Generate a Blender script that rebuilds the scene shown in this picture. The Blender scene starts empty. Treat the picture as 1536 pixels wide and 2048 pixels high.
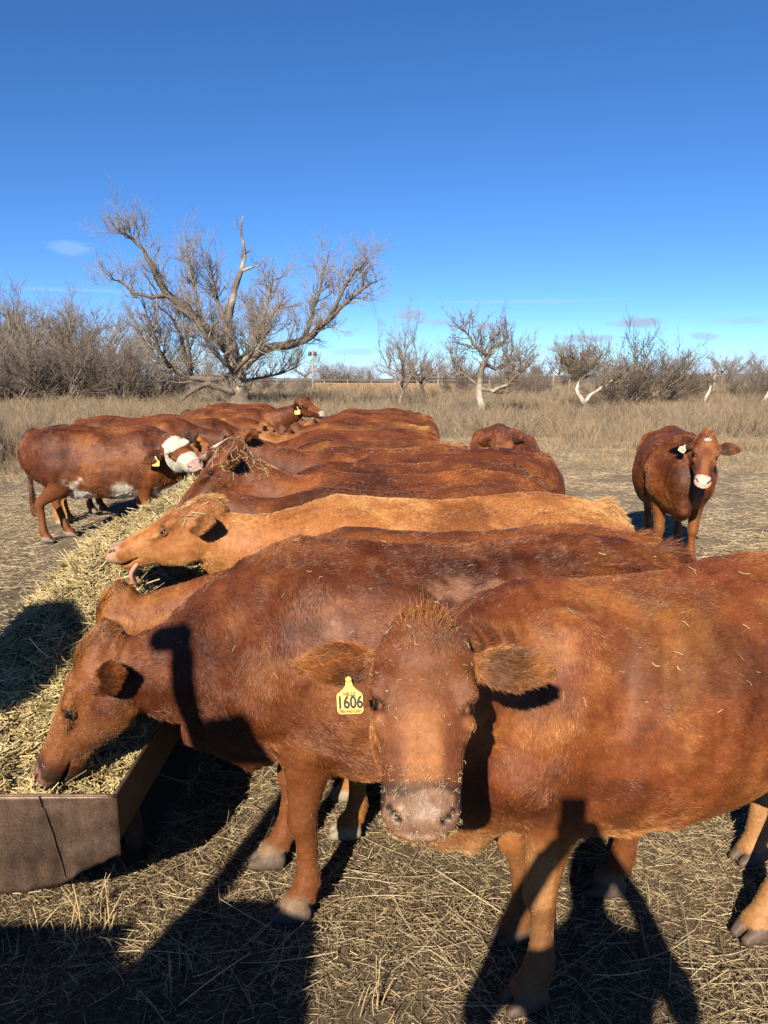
import bpy, math, random
import numpy as np

# ----------------------------------------------------------------------------------------------
# camera, world, sun, exposure
# ----------------------------------------------------------------------------------------------
scene = bpy.context.scene
CAM_H = 1.9
PITCH = math.radians(9.55)
ALB = 0.60                           # overall reflectance of the coats, straw and wood under this exposure
SUN_EL = math.radians(29.6)
SUN_AZ = math.radians(14.7)          # light travels towards +Y, swung this much towards +X
LIGHT = np.array([math.sin(SUN_AZ) * math.cos(SUN_EL), math.cos(SUN_AZ) * math.cos(SUN_EL), -math.sin(SUN_EL)])

cam_data = bpy.data.cameras.new("camera")
cam = bpy.data.objects.new("camera", cam_data)
scene.collection.objects.link(cam)
cam.location = (0, 0, CAM_H)
cam.rotation_euler = (math.pi / 2 - PITCH, 0, 0)
cam_data.sensor_fit = 'VERTICAL'
cam_data.sensor_height = 34.6
cam_data.lens = 26.0
cam_data.clip_start = 0.02
cam_data.clip_end = 6000
scene.camera = cam
scene.render.resolution_x, scene.render.resolution_y = 768, 1024

world = bpy.data.worlds.new("World")
scene.world = world
world.use_nodes = True


def build_world():
    nt = world.node_tree
    N, L = nt.nodes, nt.links
    N.clear()
    out = N.new('ShaderNodeOutputWorld')
    bg = N.new('ShaderNodeBackground')
    sky = N.new('ShaderNodeTexSky')
    sky.sky_type = 'NISHITA'
    sky.sun_disc = False
    sky.sun_elevation = SUN_EL
    sky.sun_rotation = math.pi + SUN_AZ
    sky.altitude = 2000
    sky.air_density = 0.7
    sky.dust_density = 0.0
    sky.ozone_density = 3.0
    tc = N.new('ShaderNodeTexCoord')
    lift = N.new('ShaderNodeVectorMath'); lift.operation = 'ADD'
    L.new(tc.outputs['Generated'], lift.inputs[0]); lift.inputs[1].default_value = (0, 0, .022)
    nv = N.new('ShaderNodeVectorMath'); nv.operation = 'NORMALIZE'
    L.new(lift.outputs[0], nv.inputs[0]); L.new(nv.outputs[0], sky.inputs['Vector'])
    # small flat clouds low over the horizon and one wisp: ellipses in sky directions broken by noise
    clouds = [(820, 632, 42, 15, .60), (890, 646, 34, 9, .35), (972, 651, 24, 12, .55), (1275, 645, 58, 11, .62),
              (1180, 677, 46, 9, .5), (1125, 696, 58, 9, .5), (1408, 674, 26, 9, .35), (1490, 640, 60, 7, .22),
              (1385, 736, 70, 9, .4), (1490, 744, 80, 12, .5), (720, 705, 70, 9, .3), (690, 742, 110, 12, .4), (990, 735, 120, 8, .28),
              (1200, 735, 90, 8, .3), (1320, 728, 60, 7, .3)]
    wisps = [(140, 497, 44, 12, .24), (1050, 603, 240, 4, .28), (190, 582, 150, 4, .22)]
    nz = N.new('ShaderNodeTexNoise')
    mp = N.new('ShaderNodeMapping')
    mp.inputs['Scale'].default_value = (1, 1, 3.2)
    L.new(tc.outputs['Generated'], mp.inputs['Vector'])
    L.new(mp.outputs['Vector'], nz.inputs['Vector'])
    nz.inputs['Scale'].default_value = 26
    nz.inputs['Detail'].default_value = 5
    nz.inputs['Roughness'].default_value = .6

    def blob(px, py, rx, ry, amt):
        x, y = (px - 768) / 1539, (py - 1024) / 1539
        f = math.cos(PITCH) - y * math.sin(PITCH)
        z = -(math.sin(PITCH) + y * math.cos(PITCH))
        d = np.array([x, f, z]); d /= np.linalg.norm(d)
        sub = N.new('ShaderNodeVectorMath'); sub.operation = 'SUBTRACT'
        L.new(tc.outputs['Generated'], sub.inputs[0]); sub.inputs[1].default_value = d
        mul = N.new('ShaderNodeVectorMath'); mul.operation = 'MULTIPLY'
        L.new(sub.outputs[0], mul.inputs[0])
        mul.inputs[1].default_value = (1539 / rx, 1539 / rx, 1539 / ry)
        ln = N.new('ShaderNodeVectorMath'); ln.operation = 'LENGTH'
        L.new(mul.outputs[0], ln.inputs[0])
        ad = N.new('ShaderNodeMath'); ad.operation = 'MULTIPLY_ADD'
        L.new(nz.outputs['Fac'], ad.inputs[0]); ad.inputs[1].default_value = 2.4
        ad.inputs[2].default_value = -1.2
        s2 = N.new('ShaderNodeMath'); s2.operation = 'ADD'
        L.new(ln.outputs['Value'], s2.inputs[0]); L.new(ad.outputs[0], s2.inputs[1])
        mr = N.new('ShaderNodeMapRange'); mr.interpolation_type = 'SMOOTHSTEP'
        L.new(s2.outputs[0], mr.inputs['Value'])
        mr.inputs['From Min'].default_value = 1.15; mr.inputs['From Max'].default_value = .35
        mr.inputs['To Min'].default_value = 0; mr.inputs['To Max'].default_value = min(.85, amt * 1.5)
        return mr.outputs['Result']

    def group(lst):
        cur = None
        for c in lst:
            o = blob(*c)
            if cur is None:
                cur = o
            else:
                m = N.new('ShaderNodeMath'); m.operation = 'MAXIMUM'
                L.new(cur, m.inputs[0]); L.new(o, m.inputs[1]); cur = m.outputs[0]
        return cur
    hsv = N.new('ShaderNodeHueSaturation')
    hsv.inputs['Saturation'].default_value = 1.15
    hsv.inputs['Value'].default_value = 1.0
    tn = N.new('ShaderNodeVectorMath'); tn.operation = 'MULTIPLY'
    tn.inputs[1].default_value = (1.0, 1.06, 1.16)
    mn = N.new('ShaderNodeVectorMath'); mn.operation = 'MINIMUM'
    mn.inputs[1].default_value = (6.0, 7.5, 8.6)          # no white glare round the sun
    L.new(sky.outputs[0], mn.inputs[0]); L.new(mn.outputs[0], tn.inputs[0]); L.new(tn.outputs[0], hsv.inputs['Color'])
    m1 = N.new('ShaderNodeMix'); m1.data_type = 'RGBA'
    L.new(group(clouds), m1.inputs['Factor'])
    L.new(hsv.outputs[0], m1.inputs['A'])
    m1.inputs['B'].default_value = (2.9, 3.6, 4.5, 1)
    m2 = N.new('ShaderNodeMix'); m2.data_type = 'RGBA'
    L.new(group(wisps), m2.inputs['Factor'])
    L.new(m1.outputs['Result'], m2.inputs['A'])
    m2.inputs['B'].default_value = (3.0, 4.5, 6.2, 1)
    L.new(m2.outputs['Result'], bg.inputs['Color'])
    bg.inputs['Strength'].default_value = 0.062
    L.new(bg.outputs[0], out.inputs['Surface'])


build_world()
sun_data = bpy.data.lights.new("sun", 'SUN')
sun_data.energy = 5.0
sun_data.angle = math.radians(0.53)
sun_data.color = (1.0, 0.87, 0.69)
sun = bpy.data.objects.new("sun", sun_data)
scene.collection.objects.link(sun)
import mathutils
sun.rotation_euler = mathutils.Vector(LIGHT).to_track_quat('-Z', 'Y').to_euler()
sun.location = (-10, -30, 25)

scene.view_settings.view_transform = 'Standard'
scene.view_settings.look = 'None'
scene.view_settings.exposure = 1.32
scene.view_settings.gamma = 1.0
try:
    scene.cycles_curves.shape = 'RIBBONS'
    scene.cycles_curves.subdivisions = 2
except Exception:
    pass
try:
    scene.cycles.max_bounces = 5
    scene.cycles.diffuse_bounces = 2
    scene.cycles.glossy_bounces = 2
except Exception:
    pass

RNG = np.random.default_rng(7)
COL = scene.collection.objects


def at(px, py, fwd=None, z=None):
    """a photograph pixel (1536x2048) to the world, at a forward distance or a height"""
    x, y = (px - 768) / 1539, (py - 1024) / 1539
    cf = math.sin(PITCH) + y * math.cos(PITCH)
    ff = math.cos(PITCH) - y * math.sin(PITCH)
    zc = fwd / ff if fwd is not None else (CAM_H - z) / cf
    return np.array([x * zc, ff * zc, CAM_H - cf * zc])


# ----------------------------------------------------------------------------------------------
# numpy helpers: noise, mesh building, surface nets, strands
# ----------------------------------------------------------------------------------------------
_T = np.random.default_rng(3).random((64, 64, 64)).astype(np.float32)


def vnoise(p):
    """smooth value noise in 0..1 for points (n,3)"""
    p = np.asarray(p, dtype=np.float32)
    i = np.floor(p).astype(np.int64)
    f = p - i
    f = f * f * (3 - 2 * f)
    i0 = i & 63
    i1 = (i + 1) & 63
    x, y, z = f[:, 0], f[:, 1], f[:, 2]
    def g(a, b, c): return _T[a[:, 0], b[:, 1], c[:, 2]]
    c00 = g(i0, i0, i0) * (1 - x) + g(i1, i0, i0) * x
    c10 = g(i0, i1, i0) * (1 - x) + g(i1, i1, i0) * x
    c01 = g(i0, i0, i1) * (1 - x) + g(i1, i0, i1) * x
    c11 = g(i0, i1, i1) * (1 - x) + g(i1, i1, i1) * x
    return (c00 * (1 - y) + c10 * y) * (1 - z) + (c01 * (1 - y) + c11 * y) * z


def fbm(p, oct=3):
    p = np.asarray(p, dtype=np.float32)
    a, s, t = 1.0, np.zeros(len(p), np.float32), 0.0
    for k in range(oct):
        s += a * vnoise(p * (2.03 ** k) + 11.7 * k)
        t += a
        a *= .5
    return s / t


def nrm(v):
    v = np.asarray(v, float)
    return v / np.maximum(np.linalg.norm(v, axis=-1, keepdims=True), 1e-9)


def mesh_from(name, V, F, mat=None, col=None, smooth=True):
    """V (n,3); F a quad array (m,4) or a list of faces"""
    me = bpy.data.meshes.new(name)
    if isinstance(F, np.ndarray):
        m, k = F.shape
        me.vertices.add(len(V)); me.vertices.foreach_set('co', np.ascontiguousarray(V, dtype=np.float32).ravel())
        me.loops.add(m * k); me.loops.foreach_set('vertex_index', np.ascontiguousarray(F, dtype=np.int32).ravel())
        me.polygons.add(m); me.polygons.foreach_set('loop_start', np.arange(0, m * k, k, dtype=np.int32))
        me.update(calc_edges=True)
    else:
        me.from_pydata([tuple(v) for v in V], [], F)
        me.update()
    if smooth:
        me.polygons.foreach_set('use_smooth', np.ones(len(me.polygons), dtype=bool))
    if col is not None:
        a = me.attributes.new('col', 'FLOAT_COLOR', 'POINT')
        c = np.ones((len(V), 4), np.float32); c[:, :col.shape[1]] = col
        a.data.foreach_set('color', c.ravel())
    if mat:
        me.materials.append(mat)
    me.validate()
    return me


def link(name, data, parent=None, loc=None):
    o = bpy.data.objects.new(name, data)
    COL.link(o)
    if parent is not None:
        o.parent = parent
    if loc is not None:
        o.location = loc
    return o


def tag(o, label=None, cat=None, group=None, kind=None):
    if label: o['label'] = label
    if cat: o['category'] = cat
    if group: o['group'] = group
    if kind: o['kind'] = kind
    return o


def strands(name, P, R, col, mat, parent=None):
    """P (n,k,3) strand points, R (n,k) radii, col (n,3) strand colours -> one hair-curves object"""
    n, k, _ = P.shape
    hc = bpy.data.hair_curves.new(name)
    hc.add_curves([k] * n)
    hc.attributes['position'].data.foreach_set('vector', np.ascontiguousarray(P, dtype=np.float32).ravel())
    ra = hc.attributes.get('radius') or hc.attributes.new('radius', 'FLOAT', 'POINT')
    ra.data.foreach_set('value', np.ascontiguousarray(np.broadcast_to(R, (n, k)), dtype=np.float32).ravel())
    ca = hc.attributes.new('col', 'FLOAT_COLOR', 'CURVE')
    c = np.ones((n, 4), np.float32); c[:, :3] = col
    ca.data.foreach_set('color', c.ravel())
    hc.materials.append(mat)
    return link(name, hc, parent)


def surface_nets(F, ax):
    """zero surface of a grid F (inside < 0) on coordinate arrays ax=(xs,ys,zs); returns V, quads"""
    S = F < 0
    c = np.zeros(tuple(s - 1 for s in F.shape), np.int8)
    corners = [(i, j, k) for i in (0, 1) for j in (0, 1) for k in (0, 1)]
    def sl(A, o): return A[o[0]:A.shape[0] - 1 + o[0], o[1]:A.shape[1] - 1 + o[1], o[2]:A.shape[2] - 1 + o[2]]
    for o in corners: c += sl(S, o)
    idx = np.argwhere((c > 0) & (c < 8))
    gid = -np.ones(c.shape, np.int32)
    gid[idx[:, 0], idx[:, 1], idx[:, 2]] = np.arange(len(idx))
    acc = np.zeros((len(idx), 3)); cnt = np.zeros(len(idx))
    X = [np.asarray(a) for a in ax]
    for d in range(3):
        for o in corners:
            if o[d] == 1: continue
            o2 = list(o); o2[d] = 1
            a = idx + np.array(o); b = idx + np.array(o2)
            fa = F[a[:, 0], a[:, 1], a[:, 2]]; fb = F[b[:, 0], b[:, 1], b[:, 2]]
            m = (fa < 0) != (fb < 0)
            t = np.where(m, fa / np.where(m, fa - fb, 1), 0)
            pa = np.stack([X[q][a[:, q]] for q in range(3)], 1)
            pb = np.stack([X[q][b[:, q]] for q in range(3)], 1)
            acc += np.where(m[:, None], pa + (pb - pa) * t[:, None], 0); cnt += m
    V = acc / cnt[:, None]
    Q = []
    for d in range(3):
        u, v = (d + 1) % 3, (d + 2) % 3
        A = np.moveaxis(S, (d, u, v), (0, 1, 2)); G = np.moveaxis(gid, (d, u, v), (0, 1, 2))
        a0, a1 = A[:-1, 1:-1, 1:-1], A[1:, 1:-1, 1:-1]
        e = np.argwhere(a0 != a1)
        if not len(e): continue
        i, j, k = e[:, 0], e[:, 1] + 1, e[:, 2] + 1
        q = np.stack([G[i, j - 1, k - 1], G[i, j, k - 1], G[i, j, k], G[i, j - 1, k]], 1)
        fl = ~A[i, j, k]
        q[fl] = q[fl][:, ::-1]
        Q.append(q)
    return V, np.concatenate(Q)


def vnormals(V, Q):
    n = np.cross(V[Q[:, 2]] - V[Q[:, 0]], V[Q[:, 3]] - V[Q[:, 1]])
    N = np.zeros_like(V)
    for c in range(Q.shape[1]):
        for d in range(3):
            N[:, d] += np.bincount(Q[:, c], n[:, d], len(V))
    return nrm(N)


def smooth_mesh(V, Q, it=2, lam=.5, mu=-.53, mask=None):
    e = np.concatenate([Q[:, [0, 1]], Q[:, [1, 2]], Q[:, [2, 3]], Q[:, [3, 0]]])
    a = np.concatenate([e[:, 0], e[:, 1]]); b = np.concatenate([e[:, 1], e[:, 0]])
    deg = np.maximum(np.bincount(a, minlength=len(V)), 1)
    for _ in range(it):
        for w in (lam, mu):
            avg = np.stack([np.bincount(a, V[b, d], len(V)) for d in range(3)], 1) / deg[:, None]
            dv = (avg - V) * w
            if mask is not None: dv *= mask[:, None]
            V = V + dv
    return V


class Sweep:
    """a tube of elliptical sections: st rows = (x,y,z, half width, top, bottom); up = vector or per-station vectors"""
    def __init__(s, st, up=(0, 0, 1), n=2.0, k=.04, tag='', flow=1, sub=0, op='add', sag=0.0):
        st = np.asarray(st, float)
        up = np.asarray(up, float)
        if up.ndim == 1: up = np.repeat(up[None], len(st), 0)
        if sub:                                   # Catmull-Rom refinement
            t = np.linspace(0, len(st) - 1, (len(st) - 1) * sub + 1)
            i = np.minimum(t.astype(int), len(st) - 2); f = (t - i)[:, None]
            def cr(A):
                p0 = A[np.maximum(i - 1, 0)]; p1 = A[i]; p2 = A[i + 1]; p3 = A[np.minimum(i + 2, len(A) - 1)]
                return .5 * (2 * p1 + (p2 - p0) * f + (2 * p0 - 5 * p1 + 4 * p2 - p3) * f ** 2 + (3 * p1 - p0 - 3 * p2 + p3) * f ** 3)
            up = cr(up); st = cr(st); st[:, 3:] = np.maximum(st[:, 3:], .004)
        s.st, s.up, s.n, s.k, s.tag, s.flow, s.op, s.sag = st, up, n, k, tag, flow, op, sag

    def seg(s, i, P):
        A, B = s.st[i], s.st[i + 1]
        ab = B[:3] - A[:3]; L = np.linalg.norm(ab) + 1e-9; d = ab / L
        up = s.up[i] + s.up[i + 1]; up = up - d * (up @ d); up /= np.linalg.norm(up) + 1e-9
        lat = np.cross(d, up)
        q = P - A[:3]
        ta = q @ d
        t = np.clip(ta / L, 0, 1)
        axial = ta - t * L
        ql = q @ lat; qv = q @ up
        w = A[3] + (B[3] - A[3]) * t
        tp = A[4] + (B[4] - A[4]) * t; bt = A[5] + (B[5] - A[5]) * t
        h = np.where(qv > 0, tp, bt)
        al, av = np.abs(ql) / w, np.abs(qv) / h
        if s.n == 2.0: r2 = al * al + av * av
        else: r2 = (al ** s.n + av ** s.n) ** (2 / s.n)
        m = np.minimum(w, h)
        rr = np.sqrt(r2 + (axial / m) ** 2) + 1e-6
        ln = np.sqrt(ql * ql + qv * qv + axial * axial)
        return np.where(rr < .3, (rr - 1) * m, (rr - 1) * ln / rr), t, d, lat, ql / w, qv / h

    def bbox(s, pad):
        r = s.st[:, 3:].max(1)[:, None] + pad
        return (s.st[:, :3] - r).min(0), (s.st[:, :3] + r).max(0)

    def grid(s, ax, pad):
        lo, hi = s.bbox(pad)
        r = [np.searchsorted(ax[d], [lo[d], hi[d]]) for d in range(3)]
        sl = tuple(slice(a, b) for a, b in r)
        sub = [ax[d][sl[d]] for d in range(3)]
        G = np.full([len(a) for a in sub], pad, np.float32)
        for i in range(len(s.st) - 1):
            rad = s.st[i:i + 2, 3:].max() + pad
            l2 = s.st[i:i + 2, :3].min(0) - rad; h2 = s.st[i:i + 2, :3].max(0) + rad
            rs = [np.searchsorted(sub[d], [l2[d], h2[d]]) for d in range(3)]
            s3 = tuple(slice(a, b) for a, b in rs)
            a = [sub[d][s3[d]] for d in range(3)]
            if min(map(len, a)) == 0: continue
            P = np.stack(np.meshgrid(*a, indexing='ij'), -1).astype(np.float32)
            f = s.seg(i, P.reshape(-1, 3))[0].reshape(P.shape[:3])
            G[s3] = np.minimum(G[s3], f)
        return sl, G


def sdf_mesh(sweeps, res, fine=None, fres=None, it=2):
    lo = np.min([w.bbox(.04)[0] for w in sweeps if w.op == 'add'], 0)
    hi = np.max([w.bbox(.04)[1] for w in sweeps if w.op == 'add'], 0)
    ax = []
    for d in range(3):
        if fine is None:
            ax.append(np.arange(lo[d], hi[d] + res, res))
        else:
            a, b = max(lo[d], fine[0][d]), min(hi[d], fine[1][d])
            parts = []
            if a > lo[d] + 1e-6: parts.append(np.linspace(lo[d], a, max(2, int((a - lo[d]) / res) + 1), endpoint=False))
            parts.append(np.linspace(a, b, int((b - a) / fres) + 2))
            if hi[d] > b + 1e-6: parts.append(np.linspace(b, hi[d], max(2, int((hi[d] - b) / res) + 2))[1:])
            ax.append(np.concatenate(parts))
    F = np.full([len(a) for a in ax], .12, np.float32)
    for w in sweeps:
        sl, G = w.grid(ax, max(w.k * 1.1, res * 3))
        A = F[sl]
        if w.op == 'add':
            h = np.maximum(w.k - np.abs(A - G), 0) / w.k
            F[sl] = np.minimum(A, G) - h * h * w.k * .25
        else:
            G = -G
            h = np.maximum(w.k - np.abs(A - G), 0) / w.k
            F[sl] = np.maximum(A, G) + h * h * w.k * .25
    F[0] = F[-1] = .1; F[:, 0] = F[:, -1] = .1; F[:, :, 0] = F[:, :, -1] = .1
    V, Q = surface_nets(F, ax)
    V = smooth_mesh(V, Q, it)
    return V, Q


def weld_keep_largest(V, Q):
    lab = np.arange(len(V))
    for _ in range(400):
        m = np.min(lab[Q], 1)
        new = lab.copy()
        for c in range(4): np.minimum.at(new, Q[:, c], m)
        new = new[new]
        if (new == lab).all(): break
        lab = new
    u, inv, ct = np.unique(lab, return_inverse=True, return_counts=True)
    keep = inv == ct.argmax()
    remap = np.cumsum(keep) - 1
    Q = Q[keep[Q].all(1)]
    return V[keep], remap[Q]


# ----------------------------------------------------------------------------------------------
# materials
# ----------------------------------------------------------------------------------------------
def new_mat(name):
    m = bpy.data.materials.new(name)
    m.use_nodes = True
    N, L = m.node_tree.nodes, m.node_tree.links
    return m, N, L, N['Principled BSDF']


def nd(N, t, **kw):
    n = N.new(t)
    for k, v in kw.items():
        if k in n.inputs: n.inputs[k].default_value = v
        else: setattr(n, k, v)
    return n


def attr_material(name, rough=.7, spec=.3, tint=False, noise=0.0, nscale=40, tip=None, tip_amt=0.0, bump=0.0, sheen=0.0, rough_from_alpha=False, trans=0.0):
    m, N, L, b = new_mat(name)
    a = nd(N, 'ShaderNodeAttribute', attribute_name='col')
    al = nd(N, 'ShaderNodeVectorMath', operation='SCALE'); al.inputs['Scale'].default_value = ALB
    L.new(a.outputs['Color'], al.inputs[0])
    out = al.outputs[0]
    if noise:
        t = nd(N, 'ShaderNodeTexCoord')
        z = nd(N, 'ShaderNodeTexNoise', Scale=nscale, Detail=4.0)
        L.new(t.outputs['Object'], z.inputs['Vector'])
        mr = nd(N, 'ShaderNodeMapRange')
        L.new(z.outputs['Fac'], mr.inputs['Value'])
        mr.inputs['From Min'].default_value = .25; mr.inputs['From Max'].default_value = .75
        mr.inputs['To Min'].default_value = 1 - noise; mr.inputs['To Max'].default_value = 1 + noise
        mx = nd(N, 'ShaderNodeVectorMath', operation='SCALE')
        L.new(out, mx.inputs[0]); L.new(mr.outputs[0], mx.inputs['Scale'])
        out = mx.outputs[0]
        if bump:
            bp = nd(N, 'ShaderNodeBump', Strength=bump, Distance=.01)
            L.new(z.outputs['Fac'], bp.inputs['Height']); L.new(bp.outputs[0], b.inputs['Normal'])
    if tint:
        ta = nd(N, 'ShaderNodeAttribute', attribute_name='tint', attribute_type='OBJECT')
        mx = nd(N, 'ShaderNodeVectorMath', operation='MULTIPLY')
        L.new(out, mx.inputs[0]); L.new(ta.outputs['Vector'], mx.inputs[1])
        out = mx.outputs[0]
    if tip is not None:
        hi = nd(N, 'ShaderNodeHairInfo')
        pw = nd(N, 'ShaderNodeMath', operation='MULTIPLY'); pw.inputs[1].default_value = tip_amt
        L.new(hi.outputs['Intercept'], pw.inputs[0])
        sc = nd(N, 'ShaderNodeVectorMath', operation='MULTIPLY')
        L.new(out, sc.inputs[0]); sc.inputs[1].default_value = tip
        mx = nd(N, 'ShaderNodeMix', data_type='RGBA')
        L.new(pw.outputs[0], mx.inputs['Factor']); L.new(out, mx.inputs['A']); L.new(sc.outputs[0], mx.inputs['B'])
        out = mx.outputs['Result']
    L.new(out, b.inputs['Base Color'])
    b.inputs['Roughness'].default_value = rough
    b.inputs['Specular IOR Level'].default_value = spec
    if sheen:
        b.inputs['Sheen Weight'].default_value = sheen
    if rough_from_alpha:
        L.new(a.outputs['Alpha'], b.inputs['Roughness'])
    if trans:
        b.inputs['Subsurface Weight'].default_value = 0
    return m


def flat_material(name, col, rough=.6, metal=0.0, spec=.4, noise=0.0, nscale=20, bump=0.0):
    m, N, L, b = new_mat(name)
    col = tuple(c * ALB for c in col)
    b.inputs['Base Color'].default_value = (*col, 1)
    b.inputs['Roughness'].default_value = rough
    b.inputs['Metallic'].default_value = metal
    b.inputs['Specular IOR Level'].default_value = spec
    if noise:
        t = nd(N, 'ShaderNodeTexCoord')
        z = nd(N, 'ShaderNodeTexNoise', Scale=nscale, Detail=6.0, Roughness=.65)
        L.new(t.outputs['Object'], z.inputs['Vector'])
        r = nd(N, 'ShaderNodeValToRGB')
        r.color_ramp.elements[0].position = .3; r.color_ramp.elements[1].position = .72
        r.color_ramp.elements[0].color = (*[c * (1 - noise) for c in col], 1)
        r.color_ramp.elements[1].color = (*[min(1, c * (1 + noise)) for c in col], 1)
        L.new(z.outputs['Fac'], r.inputs['Fac']); L.new(r.outputs[0], b.inputs['Base Color'])
        if bump:
            bp = nd(N, 'ShaderNodeBump', Strength=bump, Distance=.02)
            L.new(z.outputs['Fac'], bp.inputs['Height']); L.new(bp.outputs[0], b.inputs['Normal'])
    return m


M_SKIN = attr_material('coat_skin', tint=True, noise=.25, nscale=55, bump=.25, rough_from_alpha=True)
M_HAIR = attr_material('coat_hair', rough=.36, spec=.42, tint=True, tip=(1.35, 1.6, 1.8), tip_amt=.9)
M_STRAW = attr_material('straw', rough=.55, spec=.3)
M_GRASS = attr_material('dry_grass', rough=.7, spec=.15)
M_TWIG = attr_material('twig_bark', rough=.85, spec=.1)
M_BARK = attr_material('bark', rough=.9, spec=.1, noise=.45, nscale=7, bump=.9)
M_EYE = flat_material('eye_dark', (.006, .005, .005), rough=.06, spec=.6)
M_LID = flat_material('eye_rim', (.05, .02, .012), rough=.5)
M_TAG = flat_material('tag_yellow', (.80, .60, .16), rough=.45, noise=.12, nscale=60)
M_TAGW = flat_material('tag_pale', (.80, .74, .55), rough=.5)
M_TAG2 = flat_material('tag_tan', (.62, .46, .26), rough=.5)
M_INK = flat_material('tag_ink', (.035, .033, .045), rough=.7)
M_INKB = flat_material('tag_print_brown', (.28, .10, .03), rough=.7)
M_TONGUE = flat_material('tongue_pink', (.55, .24, .19), rough=.4)


def tubes(name, lines, mat, parent, col=(.2, .17, .14), sides=7, colf=None):
    V, F, C = [], [], []
    for pts, rad in lines:
        pts = np.asarray(pts, float); n = len(pts)
        base = len(V)
        prev = None
        for i in range(n):
            d = pts[min(i + 1, n - 1)] - pts[max(i - 1, 0)]; d = d / (np.linalg.norm(d) + 1e-9)
            a = np.cross(d, (0, 1, 0) if abs(d[1]) < .9 else (1, 0, 0)) if prev is None else prev - d * (prev @ d)
            a /= np.linalg.norm(a) + 1e-9; prev = a
            b = np.cross(d, a)
            for s in range(sides):
                th = 2 * math.pi * s / sides
                rr = rad[i] * (1 + .16 * math.sin(3 * th + i * 1.7) * (rad[i] > .08))
                V.append(pts[i] + (a * math.cos(th) + b * math.sin(th)) * rr)
        for i in range(n - 1):
            for s in range(sides):
                p, q = base + i * sides + s, base + i * sides + (s + 1) % sides
                F.append((p, q, q + sides, p + sides))
        F.append(tuple(base + s for s in range(sides))[::-1]); F.append(tuple(base + (n - 1) * sides + s for s in range(sides)))
    V = np.array(V)
    c = np.tile(np.array(col, float), (len(V), 1)) if colf is None else colf(V)
    return link(name, mesh_from(name, V, F, mat, c), parent)


# ----------------------------------------------------------------------------------------------
# cattle
# ----------------------------------------------------------------------------------------------
RED = dict(dark=(0.0691, 0.0156, 0.0042), mid=(0.1423, 0.0345, 0.0078), light=(0.2683, 0.0862, 0.0201), leg=(0.2521, 0.0845, 0.0201))
MAHOG = dict(dark=(0.0617, 0.0152, 0.0042), mid=(0.1347, 0.0343, 0.0079), light=(0.2581, 0.0790, 0.0169), leg=(0.2467, 0.0817, 0.0169))
TAN = dict(dark=(0.2322, 0.0734, 0.0180), mid=(0.3774, 0.1377, 0.0360), light=(0.5419, 0.2570, 0.0855), leg=(0.4838, 0.2157, 0.0675))
ORANGE = dict(dark=(0.1006, 0.0253, 0.0063), mid=(0.1892, 0.0522, 0.0118), light=(0.3218, 0.1221, 0.0296), leg=(0.3379, 0.1432, 0.0385))


def bez(p, n):
    t = np.linspace(0, 1, n)[:, None]
    return (1 - t) ** 3 * p[0] + 3 * t * (1 - t) ** 2 * p[1] + 3 * t * t * (1 - t) * p[2] + t ** 3 * p[3]


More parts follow.
